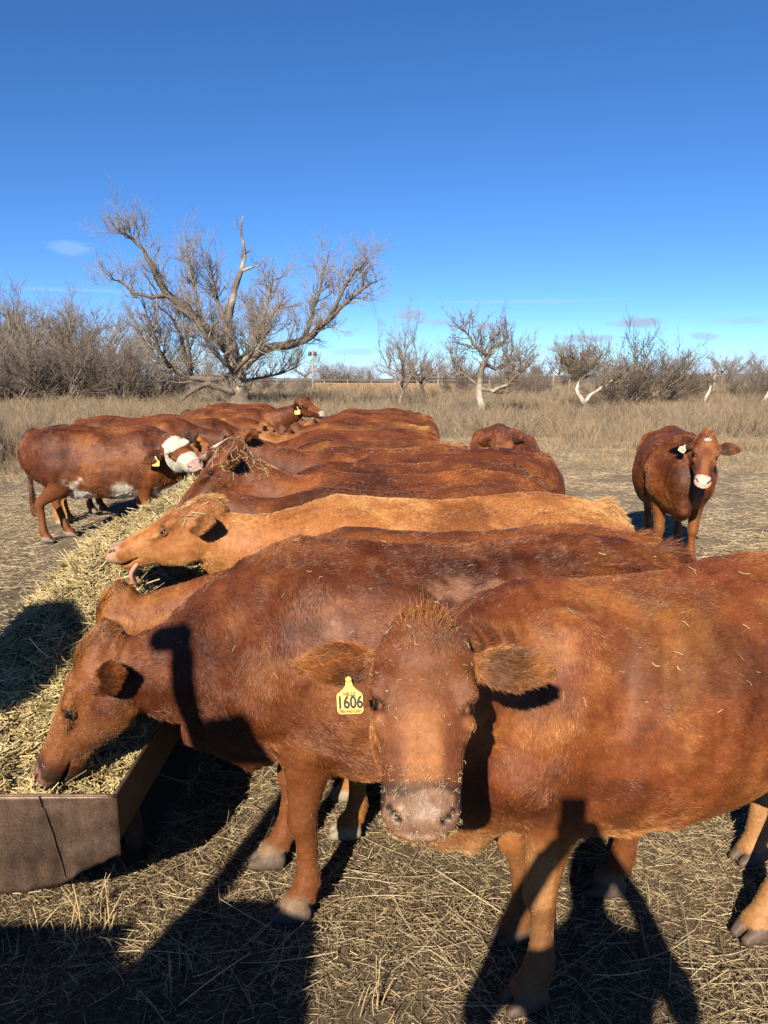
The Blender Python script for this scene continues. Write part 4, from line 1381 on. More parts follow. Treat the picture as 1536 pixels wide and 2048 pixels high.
def big_tree():
    Y = 48.0
    b = at(462, 812, fwd=Y); base = np.array([b[0], Y, .45])
    rng = np.random.default_rng(5)
    def w(px, py, dy=0.0):
        q = at(px, py, fwd=Y)
        return np.array([q[0] - base[0], dy, q[2] - base[2]])
    limbs = [  # (px, py, radius px, depth offset)
        ([(462, 830, 33, 0), (462, 800, 25, 0), (459, 770, 21, 0), (456, 740, 19, 0), (448, 705, 17, 0), (438, 668, 14, .1), (434, 640, 11, .2)], 1.0, 0.0),
        ([(446, 700, 13, 0), (418, 668, 11, -.4), (388, 638, 10, -.8), (352, 605, 9, -1.1), (318, 575, 8, -1.3), (300, 545, 7, -1.5), (288, 515, 5.5, -1.6), (272, 486, 4, -1.6), (248, 462, 3, -1.7), (222, 442, 1.5, -1.8)], .8, .2),
        ([(434, 645, 9, .2), (438, 600, 7.5, .4), (448, 560, 6.5, .5), (459, 520, 5.5, .6), (468, 488, 4.5, .7), (463, 455, 3.5, .7), (458, 425, 2.5, .8), (462, 398, 1.2, .8)], .12, .5),
        ([(462, 518, 3.5, .6), (480, 512, 2.8, .5), (497, 508, 2, .4), (514, 494, 1, .3)], .1, .3),
        ([(458, 745, 13, 0), (480, 715, 12, -.3), (508, 695, 11, -.7), (540, 685, 10, -1.0), (575, 683, 9, -1.2), (606, 672, 8, -1.3), (632, 652, 7, -1.4), (662, 622, 5.5, -1.5), (692, 592, 4.5, -1.5), (725, 566, 3, -1.4), (755, 548, 1.5, -1.4)], .9, .35),
        ([(604, 674, 6, -1.3), (612, 640, 5, -1.0), (620, 605, 4, -.8), (632, 570, 3, -.6), (640, 535, 2, -.5), (650, 500, 1.2, -.4)], .9, .1),
        ([(660, 624, 4, -1.5), (690, 560, 3, -1.9), (712, 530, 2, -2), (735, 505, 1.2, -2)], .9, .1),
        ([(452, 742, 9, .2), (420, 752, 8, .8), (385, 755, 8, 1.2), (350, 752, 7.5, 1.5), (318, 738, 6.5, 1.6), (288, 722, 6, 1.6), (262, 700, 5, 1.5), (245, 672, 4, 1.4), (232, 640, 2, 1.3)], .8, .3),
        ([(455, 785, 9, -.3), (430, 775, 7, -1.0), (405, 764, 6.5, -1.5), (382, 775, 5.5, -1.9), (365, 788, 4.5, -2.1), (352, 803, 3, -2.2)], .15, .4),
        ([(455, 730, 8, .4), (475, 690, 7, 1.0), (492, 650, 6, 1.4), (505, 610, 4.5, 1.7), (515, 570, 3, 1.9), (522, 535, 1.5, 2.0)], .9, .15),
        ([(450, 715, 7, .5), (430, 660, 6, 1.2), (410, 610, 5, 1.8), (396, 565, 4, 2.1), (385, 520, 2.5, 2.3), (372, 478, 1.2, 2.4)], .9, .15),
        ([(388, 640, 6, -.8), (372, 590, 4.5, -.4), (362, 545, 3.5, -.1), (352, 500, 2.5, .1), (346, 465, 1.2, .3)], .9, .15),
        ([(320, 577, 5, -1.3), (290, 585, 4, -1.8), (258, 575, 3, -2.2), (232, 555, 2, -2.4), (208, 540, 1, -2.5)], .8, .1),
        ([(350, 752, 5, 1.5), (330, 700, 4.5, 1.9), (318, 655, 3.5, 2.2), (300, 620, 2.5, 2.4), (270, 590, 1.5, 2.5)], .9, .1),
        ([(448, 720, 5, 1.0), (420, 700, 4, 2.2), (395, 675, 3, 3.0), (375, 650, 2, 3.5)], 1.1, .1),
        ([(452, 735, 5, -1.0), (430, 705, 4, -2.4), (412, 670, 3, -3.2), (395, 620, 2, -3.6)], 1.1, .1),
        ([(456, 730, 5, 1.0), (470, 690, 4, 2.4), (478, 645, 3, 3.2), (470, 590, 2, 3.6)], 1.1, .1),
        ([(460, 740, 5, -1.2), (490, 715, 4, -2.6), (520, 690, 3, -3.4), (548, 650, 2, -3.8)], 1.1, .1),
        ([(300, 728, 5, 1.5), (285, 690, 4, .4), (280, 650, 3, -.4), (262, 615, 2, -.8)], 1.1, .1),
        ([(345, 750, 4, 1.5), (350, 700, 3.4, .6), (345, 655, 2.5, .2), (330, 610, 1.5, 0)], 1.1, .1),
        ([(462, 760, 4, .4), (500, 750, 3, 1.6), (540, 742, 2.2, 2.4), (575, 725, 1.2, 2.8)], 1.1, .1),
        ([(500, 697, 5, -.7), (515, 655, 4.5, -1.2), (540, 620, 3.5, -1.6), (560, 590, 2.2, -1.8)], .9, .1),
    ]
    lines = []
    mpp = Y / 1539
    for pts, dens, start in limbs:
        A = np.array([w(p[0], p[1], p[3]) for p in pts]); R = np.array([p[2] * mpp for p in pts]) * .92
        # wobble
        n = len(A) * 2 - 1
        t = np.linspace(0, len(A) - 1, n)
        A2 = np.stack([np.interp(t, np.arange(len(A)), A[:, q]) for q in range(3)], 1) + rng.normal(0, .05, (n, 3)) * np.linspace(.2, 1, n)[:, None]
        R2 = np.interp(t, np.arange(len(A)), R)
        lines.append((A2, R2))
        L = np.linalg.norm(np.diff(A2, axis=0), axis=1).sum()
        nb = int(L * 5.4 * dens)
        for j in range(nb):
            tt = rng.uniform(start, 1) * (n - 1); i = min(int(tt), n - 2); f = tt - i
            p = A2[i] + (A2[i + 1] - A2[i]) * f; d = nrm(A2[i + 1] - A2[i]); r = R2[i]
            side = nrm(np.cross(d, rng.normal(0, 1, 3)))
            dd = nrm(d * rng.uniform(.1, .8) + side * rng.uniform(.5, 1) + np.array([0, 0, rng.uniform(-.05, .9)]))
            ln = rng.uniform(1.0, 2.8) * (1 if dens > .5 else .35) * (1 - .3 * tt / n)
            grow(rng, p, dd, ln, min(r * .45, .040), 2, lines, up=.13, wob=.34, kids=(5, 8), ratio=(.40, .68))
    def colf(V):
        n = fbm(V * 1.6, 3)
        pale = smoothstep(.46, .60, n) * smoothstep(-1.2, .4, V[:, 0] + .3) * smoothstep(3.5, .5, np.abs(V[:, 0]))
        c = mixc(np.tile([.17, .138, .11], (len(V), 1)), np.array([.46, .40, .33]), pale)
        return c
    bt = tree_from('bare_tree', 'huge bare spreading tree with a thick pale trunk behind the cattle, tallest on the skyline', 'tree', lines, base, colf=colf, thick=.062, twig=(.30, .26, .225), min_r=.0042)
    bt.location.x += .55; bt.scale = (.94, .94, .93)


big_tree()


def proto_tree(seed, h, style):
    rng = np.random.default_rng(seed)
    out = []
    if style == 'tree':
        th = h * rng.uniform(.28, .4)
        pts = np.array([(0, 0, -.3), (rng.normal(0, .1), 0, th * .4), (rng.normal(0, .25), rng.normal(0, .2), th * .75), (rng.normal(0, .3), 0, th), (rng.normal(0, .3), 0, th * 1.25)])
        out.append((pts, h * .032 * np.array([1.35, 1, .85, .75, .6])))
        for j in range(6):
            a = j / 6 * 2 * math.pi + rng.uniform(-.4, .4)
            grow(rng, pts[2] + (pts[4] - pts[2]) * rng.random(), (math.cos(a), math.sin(a), rng.uniform(.35, 1.4)), h * rng.uniform(.45, .68), h * .016, 3, out, up=.14, wob=.3, kids=(5, 8), ratio=(.38, .62))
    elif style == 'shrub':
        for j in range(13):
            a = rng.uniform(0, 2 * math.pi); q = rng.uniform(0, .16) * h
            grow(rng, (math.cos(a) * q, math.sin(a) * q, -.1), (math.cos(a) * .6, math.sin(a) * .6, rng.uniform(.5, 1.5)), h * rng.uniform(.55, .95), h * .012, 2, out, up=.12, wob=.25, kids=(9, 13), ratio=(.35, .65))
    return out


def set_trees():
    GT = 'bare trees and shrubs along the far edge of the pasture'
    GLW = 'bare trees of the grey wood on the left'
    protos = {}
    for i, (h, st) in enumerate([(8, 'tree'), (8, 'tree'), (8, 'tree'), (4, 'shrub'), (4, 'shrub')]):
        lines = proto_tree(60 + i, h, st)
        protos[i] = tree_from('bare_tree' if st == 'tree' else 'bare_shrub', '', 'tree' if st == 'tree' else 'shrub', lines, (0, 0, 0), thick=.05 if st == 'tree' else .035,
                              bark=(.25, .205, .165), twig=(.255, .215, .18) if i != 4 else (.17, .14, .118), min_r=.007)
    used = set()
    def put(i, px, y, h, label, group, rot=0.0, wide=1.0):
        r = protos[i]
        if i not in used:
            used.add(i); o = r
        else:
            o = r.copy(); COL.link(o)
            for ch in list(r.children):
                c = ch.copy(); COL.link(c); c.parent = o
        x = (px - 768) / 1539 * y
        base = 8 if i < 3 else 4
        o.location = (x, y, float(ground_z(np.array([x]), np.array([float(y)]))[0]) - .05); o.rotation_euler = (0, 0, rot); o.scale = (h / base * wide, h / base * wide, h / base)
        o['label'] = label; o['group'] = group
        return o
    rng = np.random.default_rng(9)
    # left wood
    spec = [(-60, 62, 9.0), (-5, 58, 8.6), (40, 66, 9.4), (85, 60, 8.6), (120, 70, 9.8), (165, 64, 8.4), (205, 74, 9.6), (245, 70, 8.2), (20, 84, 10.5), (110, 90, 11), (190, 92, 10.6), (275, 86, 8.4), (-30, 76, 10.2), (330, 96, 8)]
    for k, (px, y, h) in enumerate(spec):
        put(k % 3, px, y, h * .77, 'bare grey tree standing in the dense wood left of the huge tree', GLW, rng.uniform(0, 6), 1.15)
    for k, (px, y, h) in enumerate([(-20, 54, 4.4), (30, 53, 3.8), (75, 55, 4.4), (130, 54, 4.2), (180, 56, 4.6), (225, 58, 4.2), (270, 60, 4.0), (315, 62, 3.8), (360, 64, 3.4), (55, 60, 5), (150, 62, 5), (-50, 58, 5), (410, 70, 3.4), (255, 54, 3.6)]):
        put(3 + k % 2, px, y, h, 'tangled bare shrub at the foot of the grey wood on the left', 'bare shrubs at the foot of the wood', rng.uniform(0, 6), 1.15)
    put(4, 8, 21, 1.25, 'dark dead weed clump at the left edge of the yard', 'dead weed clumps beside the yard', 1.0, 1.3)
    put(4, -30, 17, 1.1, 'dark dead weed clump cut by the left edge of the picture', 'dead weed clumps beside the yard', 3.0, 1.3)
    put(3, 935, 40.5, .9, 'low dark weed clump at the foot of the gnarled tree', 'dead weed clumps beside the yard', 2.0, 1.6)
    # the single trees on the right, from left to right
    put(0, 800, 46, 4.6, 'bare tree with a pale slim trunk just right of the pole', GT, 1.0, .85)
    put(2, 1182 - 50, 75, 4.4, 'low bare tree behind the white forked trunk', GT, 2.2, 1.1)
    for (px, y, h, i, lab) in [(845, 60, 4.6, 1, 'bare tree close behind the slim pale one'), (1235, 50, 3.2, 4, 'dense dark bare shrub on the left of the biggest thicket'), (1275, 52, 5.3, 4, 'tallest dense bare shrub of the thicket on the right'),
                               (1320, 54, 4.0, 4, 'bare shrub on the right flank of the thicket'), (1365, 60, 2.5, 4, 'low round bare shrub right of the thicket'), (1385, 66, 2.4, 3, 'pale bare shrub next to the leaning white trunk'),
                               (1440, 80, 3.4, 0, 'small bare tree on the far right skyline'), (1470, 60, 1.9, 4, 'low dark bare shrub near the right edge'), (1510, 62, 2.6, 3, 'rounded bare shrub at the right edge'), (1550, 56, 3.0, 4, 'bare shrub cut by the right edge'),
                               (1060, 66, 1.9, 4, 'low dark bare shrub right of the gnarled tree'), (1085, 75, 2.2, 3, 'thin bare shrub halfway along the far edge'), (1025, 72, 2.6, 3, 'bare shrub behind the gnarled tree'), (910, 72, 2.4, 4, 'bare shrub left of the gnarled tree'), (600, 80, 2.2, 3, 'bare shrub behind the twin lamp pole'), (545, 74, 2.2, 4, 'bare shrub right of the huge trunk')]:
        put(i, px, y, h * .86, lab, GT, rng.uniform(0, 6), 1.2)
    # far thickets on the skyline
    for k in range(52):
        px = rng.uniform(480, 1600)
        y = rng.uniform(110, 190)
        i = int(rng.choice([0, 1, 2, 3, 4, 3, 4]))
        h = rng.uniform(3.8, 6.5) if i < 3 else rng.uniform(2.2, 4.0)
        put(i, px, y, h, 'distant bare tree in the hazy line along the skyline' if i < 3 else 'distant bare shrub in the hazy line along the skyline', 'distant bare trees on the skyline' if i < 3 else 'distant bare shrubs on the skyline', rng.uniform(0, 6), 1.3)

    # gnarled tree with a pale trunk
    def traced(label, px, py, Y, limbs, seed, pale=(.52, .46, .38), dens=7, ln=(.5, 1.3), rtop=.03, name='bare_tree', twig=(.235, .19, .15)):
        rng = np.random.default_rng(seed)
        b = at(px, py, fwd=Y); zb = b[2]
        mpp = Y / 1539
        lines = []
        for pts, st, sc in limbs:
            A = np.array([((p[0] - px) * mpp, p[3], (py - p[1]) * mpp) for p in pts], float); R = np.array([p[2] for p in pts]) * mpp
            n = len(A) * 2 - 1; t = np.linspace(0, len(A) - 1, n)
            A2 = np.stack([np.interp(t, np.arange(len(A)), A[:, q]) for q in range(3)], 1) + rng.normal(0, .015, (n, 3)); R2 = np.interp(t, np.arange(len(A)), R)
            lines.append((A2, R2))
            L = np.linalg.norm(np.diff(A2, axis=0), axis=1).sum()
            for j in range(int(L * dens * sc)):
                tt = rng.uniform(st, 1) * (n - 1); i = min(int(tt), n - 2); f = tt - i
                p = A2[i] + (A2[i + 1] - A2[i]) * f; d = nrm(A2[i + 1] - A2[i])
                side = nrm(np.cross(d, rng.normal(0, 1, 3)))
                grow(rng, p, nrm(d * .4 + side + np.array([0, 0, rng.uniform(0, .8)])), rng.uniform(*ln), min(R2[i] * .5, rtop), 2, lines, up=.12, wob=.3, kids=(4, 7), ratio=(.38, .62))
        o = tree_from(name, label, 'tree', lines, (b[0], Y, b[2]), thick=.036, bark=pale, twig=twig, min_r=.0065, group=GT,
                      colf=lambda V: mixc(np.tile([.20, .165, .13], (len(V), 1)), np.array(pale), smoothstep(2.3, 1.0, V[:, 2]) * smoothstep(.34, .46, fbm(V * 2.5, 3))))
        return o
    traced('gnarled bare tree with a thick pale trunk, right of the herd', 966, 838, 39,
           [([(968, 850, 13, 0), (966, 835, 10, 0), (962, 810, 7.5, 0), (957, 780, 7, 0), (958, 755, 6.5, 0), (964, 730, 5.5, 0), (972, 714, 4.5, 0)], .7, .5),
            ([(972, 716, 4.5, 0), (958, 704, 3.5, -.2), (942, 692, 3, -.3), (932, 675, 2.2, -.4), (920, 662, 1.2, -.5)], .1, 1.5),
            ([(972, 716, 4, 0), (985, 700, 3, .3), (1000, 690, 2.2, .4), (1015, 680, 1.2, .5)], .1, 1.5),
            ([(960, 778, 5, 0), (985, 782, 4, -.4), (1008, 770, 3, -.7), (1025, 750, 2, -.9), (1035, 725, 1, -1)], .2, 1.4),
            ([(957, 775, 3, 0), (935, 755, 2.2, .5), (915, 740, 1.6, .8), (905, 715, 1, 1)], .2, 1.4),
            ([(965, 730, 4, 0), (990, 740, 3, .4), (1010, 728, 2, .6), (1028, 700, 1, .8)], .2, 1.4)], 71)
    traced('bare tree with a white trunk forked low like a V', 1172, 816, 44,
           [([(1176, 824, 7, 0), (1172, 812, 5, 0), (1160, 795, 4, 0), (1152, 780, 3.5, 0), (1155, 762, 2.8, 0), (1160, 745, 2, 0), (1150, 720, 1.2, 0)], .55, 2.2),
            ([(1168, 806, 4, 0), (1178, 790, 3.2, -.2), (1195, 778, 2.8, -.3), (1212, 768, 2, -.4), (1228, 750, 1, -.5)], .4, 1.3),
            ([(1156, 765, 2.5, 0), (1140, 745, 1.8, .3), (1128, 728, 1.2, .5)], .1, 2.2), ([(1158, 755, 2.2, 0), (1178, 735, 1.6, .3), (1195, 715, 1.1, .5)], .1, 2.2)], 72, pale=(.66, .60, .52), dens=9)
    traced('white leaning bare trunk near the right edge', 1404, 815, 50,
           [([(1400, 822, 6, 0), (1404, 812, 4.5, 0), (1412, 796, 4, 0), (1418, 780, 2.5, 0), (1419, 762, 1.2, 0)], .6, .6)], 73, pale=(.66, .60, .52), ln=(.3, .7), name='dead_trunk')
    traced('pale bare trunk leaning inwards at the right edge', 1528, 808, 50,
           [([(1524, 815, 6, 0), (1532, 795, 5, 0), (1545, 770, 4, 0), (1560, 745, 2, 0)], .4, 1.2)], 74, pale=(.60, .54, .46))


set_trees()

# ----------------------------------------------------------------------------------------------
# poles and the pipe fence in the distance
# ----------------------------------------------------------------------------------------------
def simple_tube(name, a, b, r0, r1, mat, parent, sides=8):
    return tubes(name, [(np.array([a, (np.array(a) + np.array(b)) / 2, b]), np.array([r0, (r0 + r1) / 2, r1]))], mat, parent, (.42, .37, .30), sides)


def build_poles():
    wood = flat_material('grey_wood', (.40, .36, .30), rough=.9, noise=.3, nscale=8)
    metal = flat_material('dull_metal', (.10, .10, .105), rough=.5, metal=.4)
    Y = 80
    x = (628 - 768) / 1539 * Y
    root = bpy.data.objects.new('utility_pole', None); COL.link(root); root.location = (x, Y, .85)
    tag(root, 'wooden pole with two dark canisters at its top, right of the huge tree', 'pole')
    simple_tube('post', (0, 0, -.3), (0, 0, 4.35), .12, .095, wood, root)
    simple_tube('cross_arm', (-.42, 0, 3.95), (.42, 0, 3.95), .05, .05, wood, root)
    for s in (-1, 1):
        c = tubes('canister', [(np.array([(s * .27, -.08, 3.72), (s * .27, -.08, 3.78), (s * .27, -.08, 4.1), (s * .27, -.08, 4.16)]), np.array([.12, .17, .17, .11]))], metal, root, (.1, .1, .1), 12)
    for px, y, h, lab in ((875, 88, 2.1, 'short weathered pole with a crossbar in front of the far shrubs'), (1102, 84, 2.0, 'thin grey pole between the gnarled tree and the thicket'), (1096 + 323, 70, 2.1, 'thin pole beside the leaning white trunk')):
        r = bpy.data.objects.new('fence_pole', None); COL.link(r); r.location = ((px - 768) / 1539 * y, y, 1.0)
        tag(r, lab, 'pole')
        simple_tube('post', (0, 0, -.3), (0, 0, h), .11, .09, wood, r)
        simple_tube('cross_arm', (-.55, 0, h * .72), (.55, 0, h * .72), .035, .035, wood, r)
    # long rail fence
    r = bpy.data.objects.new('rail_fence', None); COL.link(r); r.location = (0, 86, .95)
    tag(r, 'long pale rail fence running behind the pole and the herd', 'fence')
    pale = flat_material('pale_rail', (.55, .50, .43), rough=.8)
    for k in range(12):
        x0 = -17 + k * 2.6
        simple_tube('post', (x0, 0, -.2), (x0, 0, 1.25), .03, .03, pale, r, 6)
    for z in (1.2, .8):
        simple_tube('rail', (-17.2, -.06, z + .1), (12, -.06, z - .05), .016, .016, pale, r, 6)


build_poles()
# ----------------------------------------------------------------------------------------------
# the herd
# ----------------------------------------------------------------------------------------------
GR = 'cattle feeding along the right side of the trough'
GL = 'cattle feeding along the left side of the trough'
PI = math.pi
R_ = math.radians


def build_near():
    # the cow that stares into the camera
    root, fr = make_cow('cow', 'closest red cow staring straight at the camera, yellow numbered tag in its ear', (.86, 2.42), R_(201), .965,
        poll=at(850, 1288, fwd=1.70), nose=at(842, 1634, fwd=1.43), face=(-.02, -.8, .6), pal=ORANGE, tint=(1.08, 1.0, .98), res=.0125, fres=.0065, fur=460000, length=.85, rad=.00050, seed=1, poll_len=.018, head_scale=1.0, head_wide=1.28, neck_fat=.88, marks=f_marks,
        belly=1.10, muzzle=(.225, .135, .085), muzz_dirt=.95, ear_len=.024, ear_scale=1.16, legs={'FL': (.03, .0), 'FR': (-.10, .05), 'HL': (.25, .02), 'HR': (-.12, 0)}, brisket=.75, eye_open=1.1,
        earL=(.02, .97, .02), earR=(.04, -.98, -.04), hoof=(.12, .09, .07))
    m = fr['m']
    r0, ed, fw = fr['ears'][-1]
    upl = fr['R'] @ np.array([0, 0, 1.])
    ear_tag(root, r0 + ed * .075 - upl * .034 + fw * .028, fr['R'] @ nrm(np.array([-.12, -.95, .18])), .062, .080, number='1606', small='HILLS', tiny='785-443-2581', roll=R_(5), up=upl)
    mz = (m['head'] > 0) & (m['s'] > .38) & (m['v'] > -.09)
    face_straw(root, m, 520, mz & (np.abs(m['la']) < .078), 5, .00035, (.002, .007))
    face_straw(root, m, 60, (m['head'] > 0) & (m['s'] < .36) & (m['v'] > 0), 6, .0005, (.005, .014))
    face_straw(root, m, 80, (m['tag'] == 'torso') & (m['V'][:, 2] > 1.0), 7, .0008, (.006, .035))
    # tuft standing up on the poll
    rng = np.random.default_rng(8)
    n = 260
    H = fr['H']
    base = np.array([H(rng.normal(-.005, .022), rng.normal(0, .022), .052 + rng.normal(0, .004)) for _ in range(n)])
    dd = nrm(np.outer(np.ones(n), -fr['a'] * .8 + fr['u'] * .55) + np.outer(rng.normal(0, .45, n), fr['l']) + rng.normal(0, .18, (n, 3)))
    t = np.linspace(0, 1, 5)
    ln = rng.uniform(.02, .07, n)
    P = base[:, None] + (dd[:, None] * t[None, :, None] + (rng.normal(0, .22, (n, 3)) + np.outer(np.ones(n), fr['u'] * .35))[:, None] * (t * t)[None, :, None]) * ln[:, None, None]
    o = strands('forelock', P, .00075 * np.array([[1, 1, .9, .7, .3]]) * np.ones((n, 1)), np.array([.36, .125, .034]) * rng.uniform(.6, 1.4, (n, 1)), M_HAIR, root)
    o['tint'] = (1, 1, 1)
    # sparse lashes over each eye
    # the second cow, eating from the end of the trough
    root, fr = make_cow('cow', 'dark red cow with its muzzle in the near end of the trough', (.20, 2.66), R_(182),
        poll=at(206, 1316, fwd=2.56), nose=at(86, 1548, fwd=2.49), face=(-.85, -.30, .45), pal=RED, tint=(.84, .80, .80), res=.0125, fres=.0065, fur=380000, rad=.00062, seed=2, poll_len=.028,
        muzzle=(.24, .12, .085), hoof=(.16, .125, .095), muzz_dirt=.6, neck_drop=1.0, neck_fat=.95, legs={'FL': (.03, 0), 'FR': (.16, 0), 'HL': (.0, -.12), 'HR': (.22, -.05)}, earL=(-.62, .74, -.25), earR=(-.45, -.85, .05), ear_len=.016, ear_scale=.82, brisket=.5,
        marks=b_marks)
    m = fr['m']
    face_straw(root, m, 45, (m['V'][:, 2] > .95) & np.isin(m['tag'], ['torso', 'neck']), 17, .0008, (.006, .025))
    face_straw(root, m, 50, (m['head'] > 0) & (m['s'] > .40), 18, .0008, (.006, .022))
    # hidden third cow, only the top of the head and its ridge show
    root, fr = make_cow('cow', 'red cow hidden behind the dark one, curly poll and ear above the hay', (.32, 3.16), R_(182), .96,
        poll=at(240, 1222, fwd=3.02), nose=at(165, 1420, fwd=2.97), face=(-.8, -.2, .55), pal=ORANGE, tint=(1.15, 1.2, 1.1), ripple_amt=.7, length=.85, res=.016, fres=.010, fur=120000, rad=.0009, seed=3, poll_len=.045,
        earL=(-.1, .9, .3), earR=(-.1, -.95, .25), group=GR, ear_len=.02)
    r0, ed, fw = fr['ears'][-1]
    upl = np.array([0, 0, 1.])
    V, F = uv_sphere(.009, 10, 6, 1, 1, .6)
    link('ear_pin', mesh_from('ear_pin', V, F, M_TAGW), root, r0 + ed * .06 + fw * .035)
    # tan cow
    root, fr = make_cow('cow', 'tan cow holding its head level over the hay with its tongue out', (.27, 3.70), R_(182), 1.0,
        poll=at(408, 1030, fwd=3.62), nose=at(232, 1104, fwd=3.55), face=(-.34, -.16, .93), pal=TAN, res=.014, fres=.0075, fur=230000, ripple_amt=.75, length=.85, rad=.0008, seed=4, poll_len=.030,
        muzzle=(.52, .31, .19), earL=(-.62, .70, .05), earR=(-.40, -.88, .15), coat_var=.9, head_scale=1.02, eye_open=.5, group=GR, ear_len=.014, ear_scale=.85, hoof=(.3, .25, .2))
    m = fr['m']
    face_straw(root, m, 70, (m['head'] > 0) & (m['s'] < .12) & (m['v'] > 0), 19, .0012, (.02, .07))
    H = fr['H']
    pts = np.array([H(.41, .035, -.095), H(.455, .045, -.125), H(.466, .050, -.152), H(.466, .052, -.180)])
    rows = [(*p, w, t, t) for p, w, t in zip(pts, (.026, .028, .026, .016), (.015, .014, .013, .010))]
    V, Q = sdf_mesh([Sweep(rows, up=fr['a'], k=.01, sub=3)], .004, it=2)
    link('tongue', mesh_from('tongue', V, Q, M_TONGUE), root)
    r0, ed, fw = fr['ears'][-1]
    V, F = uv_sphere(.017, 14, 8, 1, 1, .35)
    o = link('ear_button', mesh_from('ear_button', V, F, M_TAGW), root, r0 + ed * .09 + fw * .03)
    o.rotation_euler = mathutils.Vector(fr['R'] @ np.array([-.2, -.9, .3])).to_track_quat('Z', 'Y').to_euler()


def b_marks(V, N, tg, par, s, la, v, col):
    """hooves' white socks and bald pinkish scurf patches on the back"""
    hd = tg == 'head'
    n = fbm(V * 8 + 4, 3) - .5
    col = mixc(col, np.array([.36, .135, .034]), hd * smoothstep(.35, .75, .5 + n + .9 * (v > -.02) * smoothstep(.05, .25, s)) * smoothstep(.44, .38, s) * .6)  # sunlit forehead and nose painted as a lighter, warmer coat
    z = V[:, 2]
    sock = (tg == 'leg') * smoothstep(.125, .09, z + .02 * (fbm(V * 20, 2) - .5))
    col = mixc(col, np.array([.30, .225, .14]), sock * .7 * smoothstep(.05, .075, z))
    for c, r in (((-.03, .20, 1.235), (.12, .09, .045)), ((-.15, .22, 1.23), (.08, .06, .04)), ((.36, .26, 1.10), (.05, .1, .10))):
        d = np.linalg.norm((V - np.array(c)) / np.array(r), axis=1) + (fbm(V * 28, 3) - .5) * 1.6
        col = mixc(col, np.array([.50, .25, .15]), smoothstep(1.0, .4, d) * .5)
    return col


def f_marks(V, N, tg, par, s, la, v, col):
    """dark muddy saddle on the near side of the back, pale tan elbow and groin"""
    n = fbm(V * 7 + 2, 3) - .5
    n2 = fbm(V * 24 + 6, 2) - .5
    t = np.isin(tg, ['torso', 'neck'])
    d = np.sqrt(((V[:, 0] - .02) / .42) ** 2 + ((V[:, 2] - 1.17) / .13) ** 2) + n * 1.5
    col = mixc(col, np.array([.075, .030, .0085]), t * smoothstep(1.15, .55, d) * .5)
    d = np.sqrt(((V[:, 0] - .72) / .30) ** 2 + ((V[:, 2] - 1.20) / .22) ** 2) + n * 1.2
    col = mixc(col, np.array([.085, .018, .006]), t * smoothstep(1.1, .6, d) * .6)
    d = np.sqrt(((V[:, 0] + .33) / .16) ** 2 + ((V[:, 2] - 1.08) / .10) ** 2) + n * 2.0 + n2
    col = mixc(col, np.array([.33, .17, .085]), t * smoothstep(1.0, .4, d) * .55)
    low = smoothstep(.66, .52, V[:, 2] + n * .1) * np.isin(tg, ['torso', 'leg', 'neck']) * ((V[:, 0] > .48) | (V[:, 0] < -.35))
    col = mixc(col, np.array([.42, .235, .095]), low * .75)
    hd = tg == 'head'
    face = hd * (1 - smoothstep(.055, .03, np.abs(la) + n * .04) * smoothstep(.17, .27, s + n * .06)) * smoothstep(.46, .42, s)
    col = mixc(col, np.array([.105, .028, .0085]), face * np.clip(.72 + .7 * n, 0, 1))
    col = mixc(col, np.array([.30, .125, .035]), hd * smoothstep(.05, .02, np.abs(la) + n * .03) * smoothstep(.20, .30, s) * smoothstep(.45, .42, s) * (v > 0) * .6)
    cannon = (tg == 'leg') * smoothstep(.42, .30, V[:, 2] + n * .1) * (V[:, 0] > 0)
    return mixc(col, np.array([.15, .062, .022]), cannon * .7)


def white_face(V, N, tg, par, s, la, v, col):
    n = fbm(V * 9 + 3, 3) - .5
    hd = tg == 'head'
    w = hd * smoothstep(.02, .05, s + n * .08)
    # a red band running from the eye over the bridge of the nose
    for sy in (1, -1):
        d = np.sqrt(((s - .262 + .10 * (np.abs(la) - .06)) / .062) ** 2 + ((v - .04) / .075) ** 2) + n * .9
        w = w * np.where(np.abs(la) < .12, smoothstep(.72, 1.0, d), 1)
    w = np.where(hd & (np.abs(v) < .2) & (s < .10) & (np.abs(la) > .095), 0, w)
    col = mixc(col, np.array([.74, .68, .56]), w)
    z = V[:, 2]
    b = (tg == 'torso') * smoothstep(.66, .58, z + n * .16) * (np.abs(V[:, 1]) < .26)
    b = b * (smoothstep(-.05, -.2, V[:, 0]) + smoothstep(.2, .35, V[:, 0]))
    b = np.maximum(b, (tg == 'torso') * smoothstep(.74, .64, z + n * .28) * np.maximum(smoothstep(.16, .04, n * .25 + np.abs(V[:, 0] + .36 - (z - .6) * .5)), smoothstep(.14, .03, n * .25 + np.abs(V[:, 0] - .26 + (z - .6) * .4))))
    col = mixc(col, np.array([.74, .68, .56]), np.clip(b, 0, 1))
    br = np.isin(tg, ['neck']) * smoothstep(.74, .66, z + n * .1)
    col = mixc(col, np.array([.74, .68, .56]), br)
    fl = (tg == 'leg') * (V[:, 0] > .1) * smoothstep(.60, .52, z + n * .1) * (V[:, 1] > 0)
    return mixc(col, np.array([.72, .66, .54]), fl * .9)


def white_poll(V, N, tg, par, s, la, v, col):
    w = (tg == 'head') * smoothstep(.07, .05, np.abs(la) + (fbm(V * 12, 2) - .5) * .05) * (v > -.02) * smoothstep(.14, .18, s) * smoothstep(.40, .34, s)
    return mixc(col, np.array([.70, .64, .54]), w)


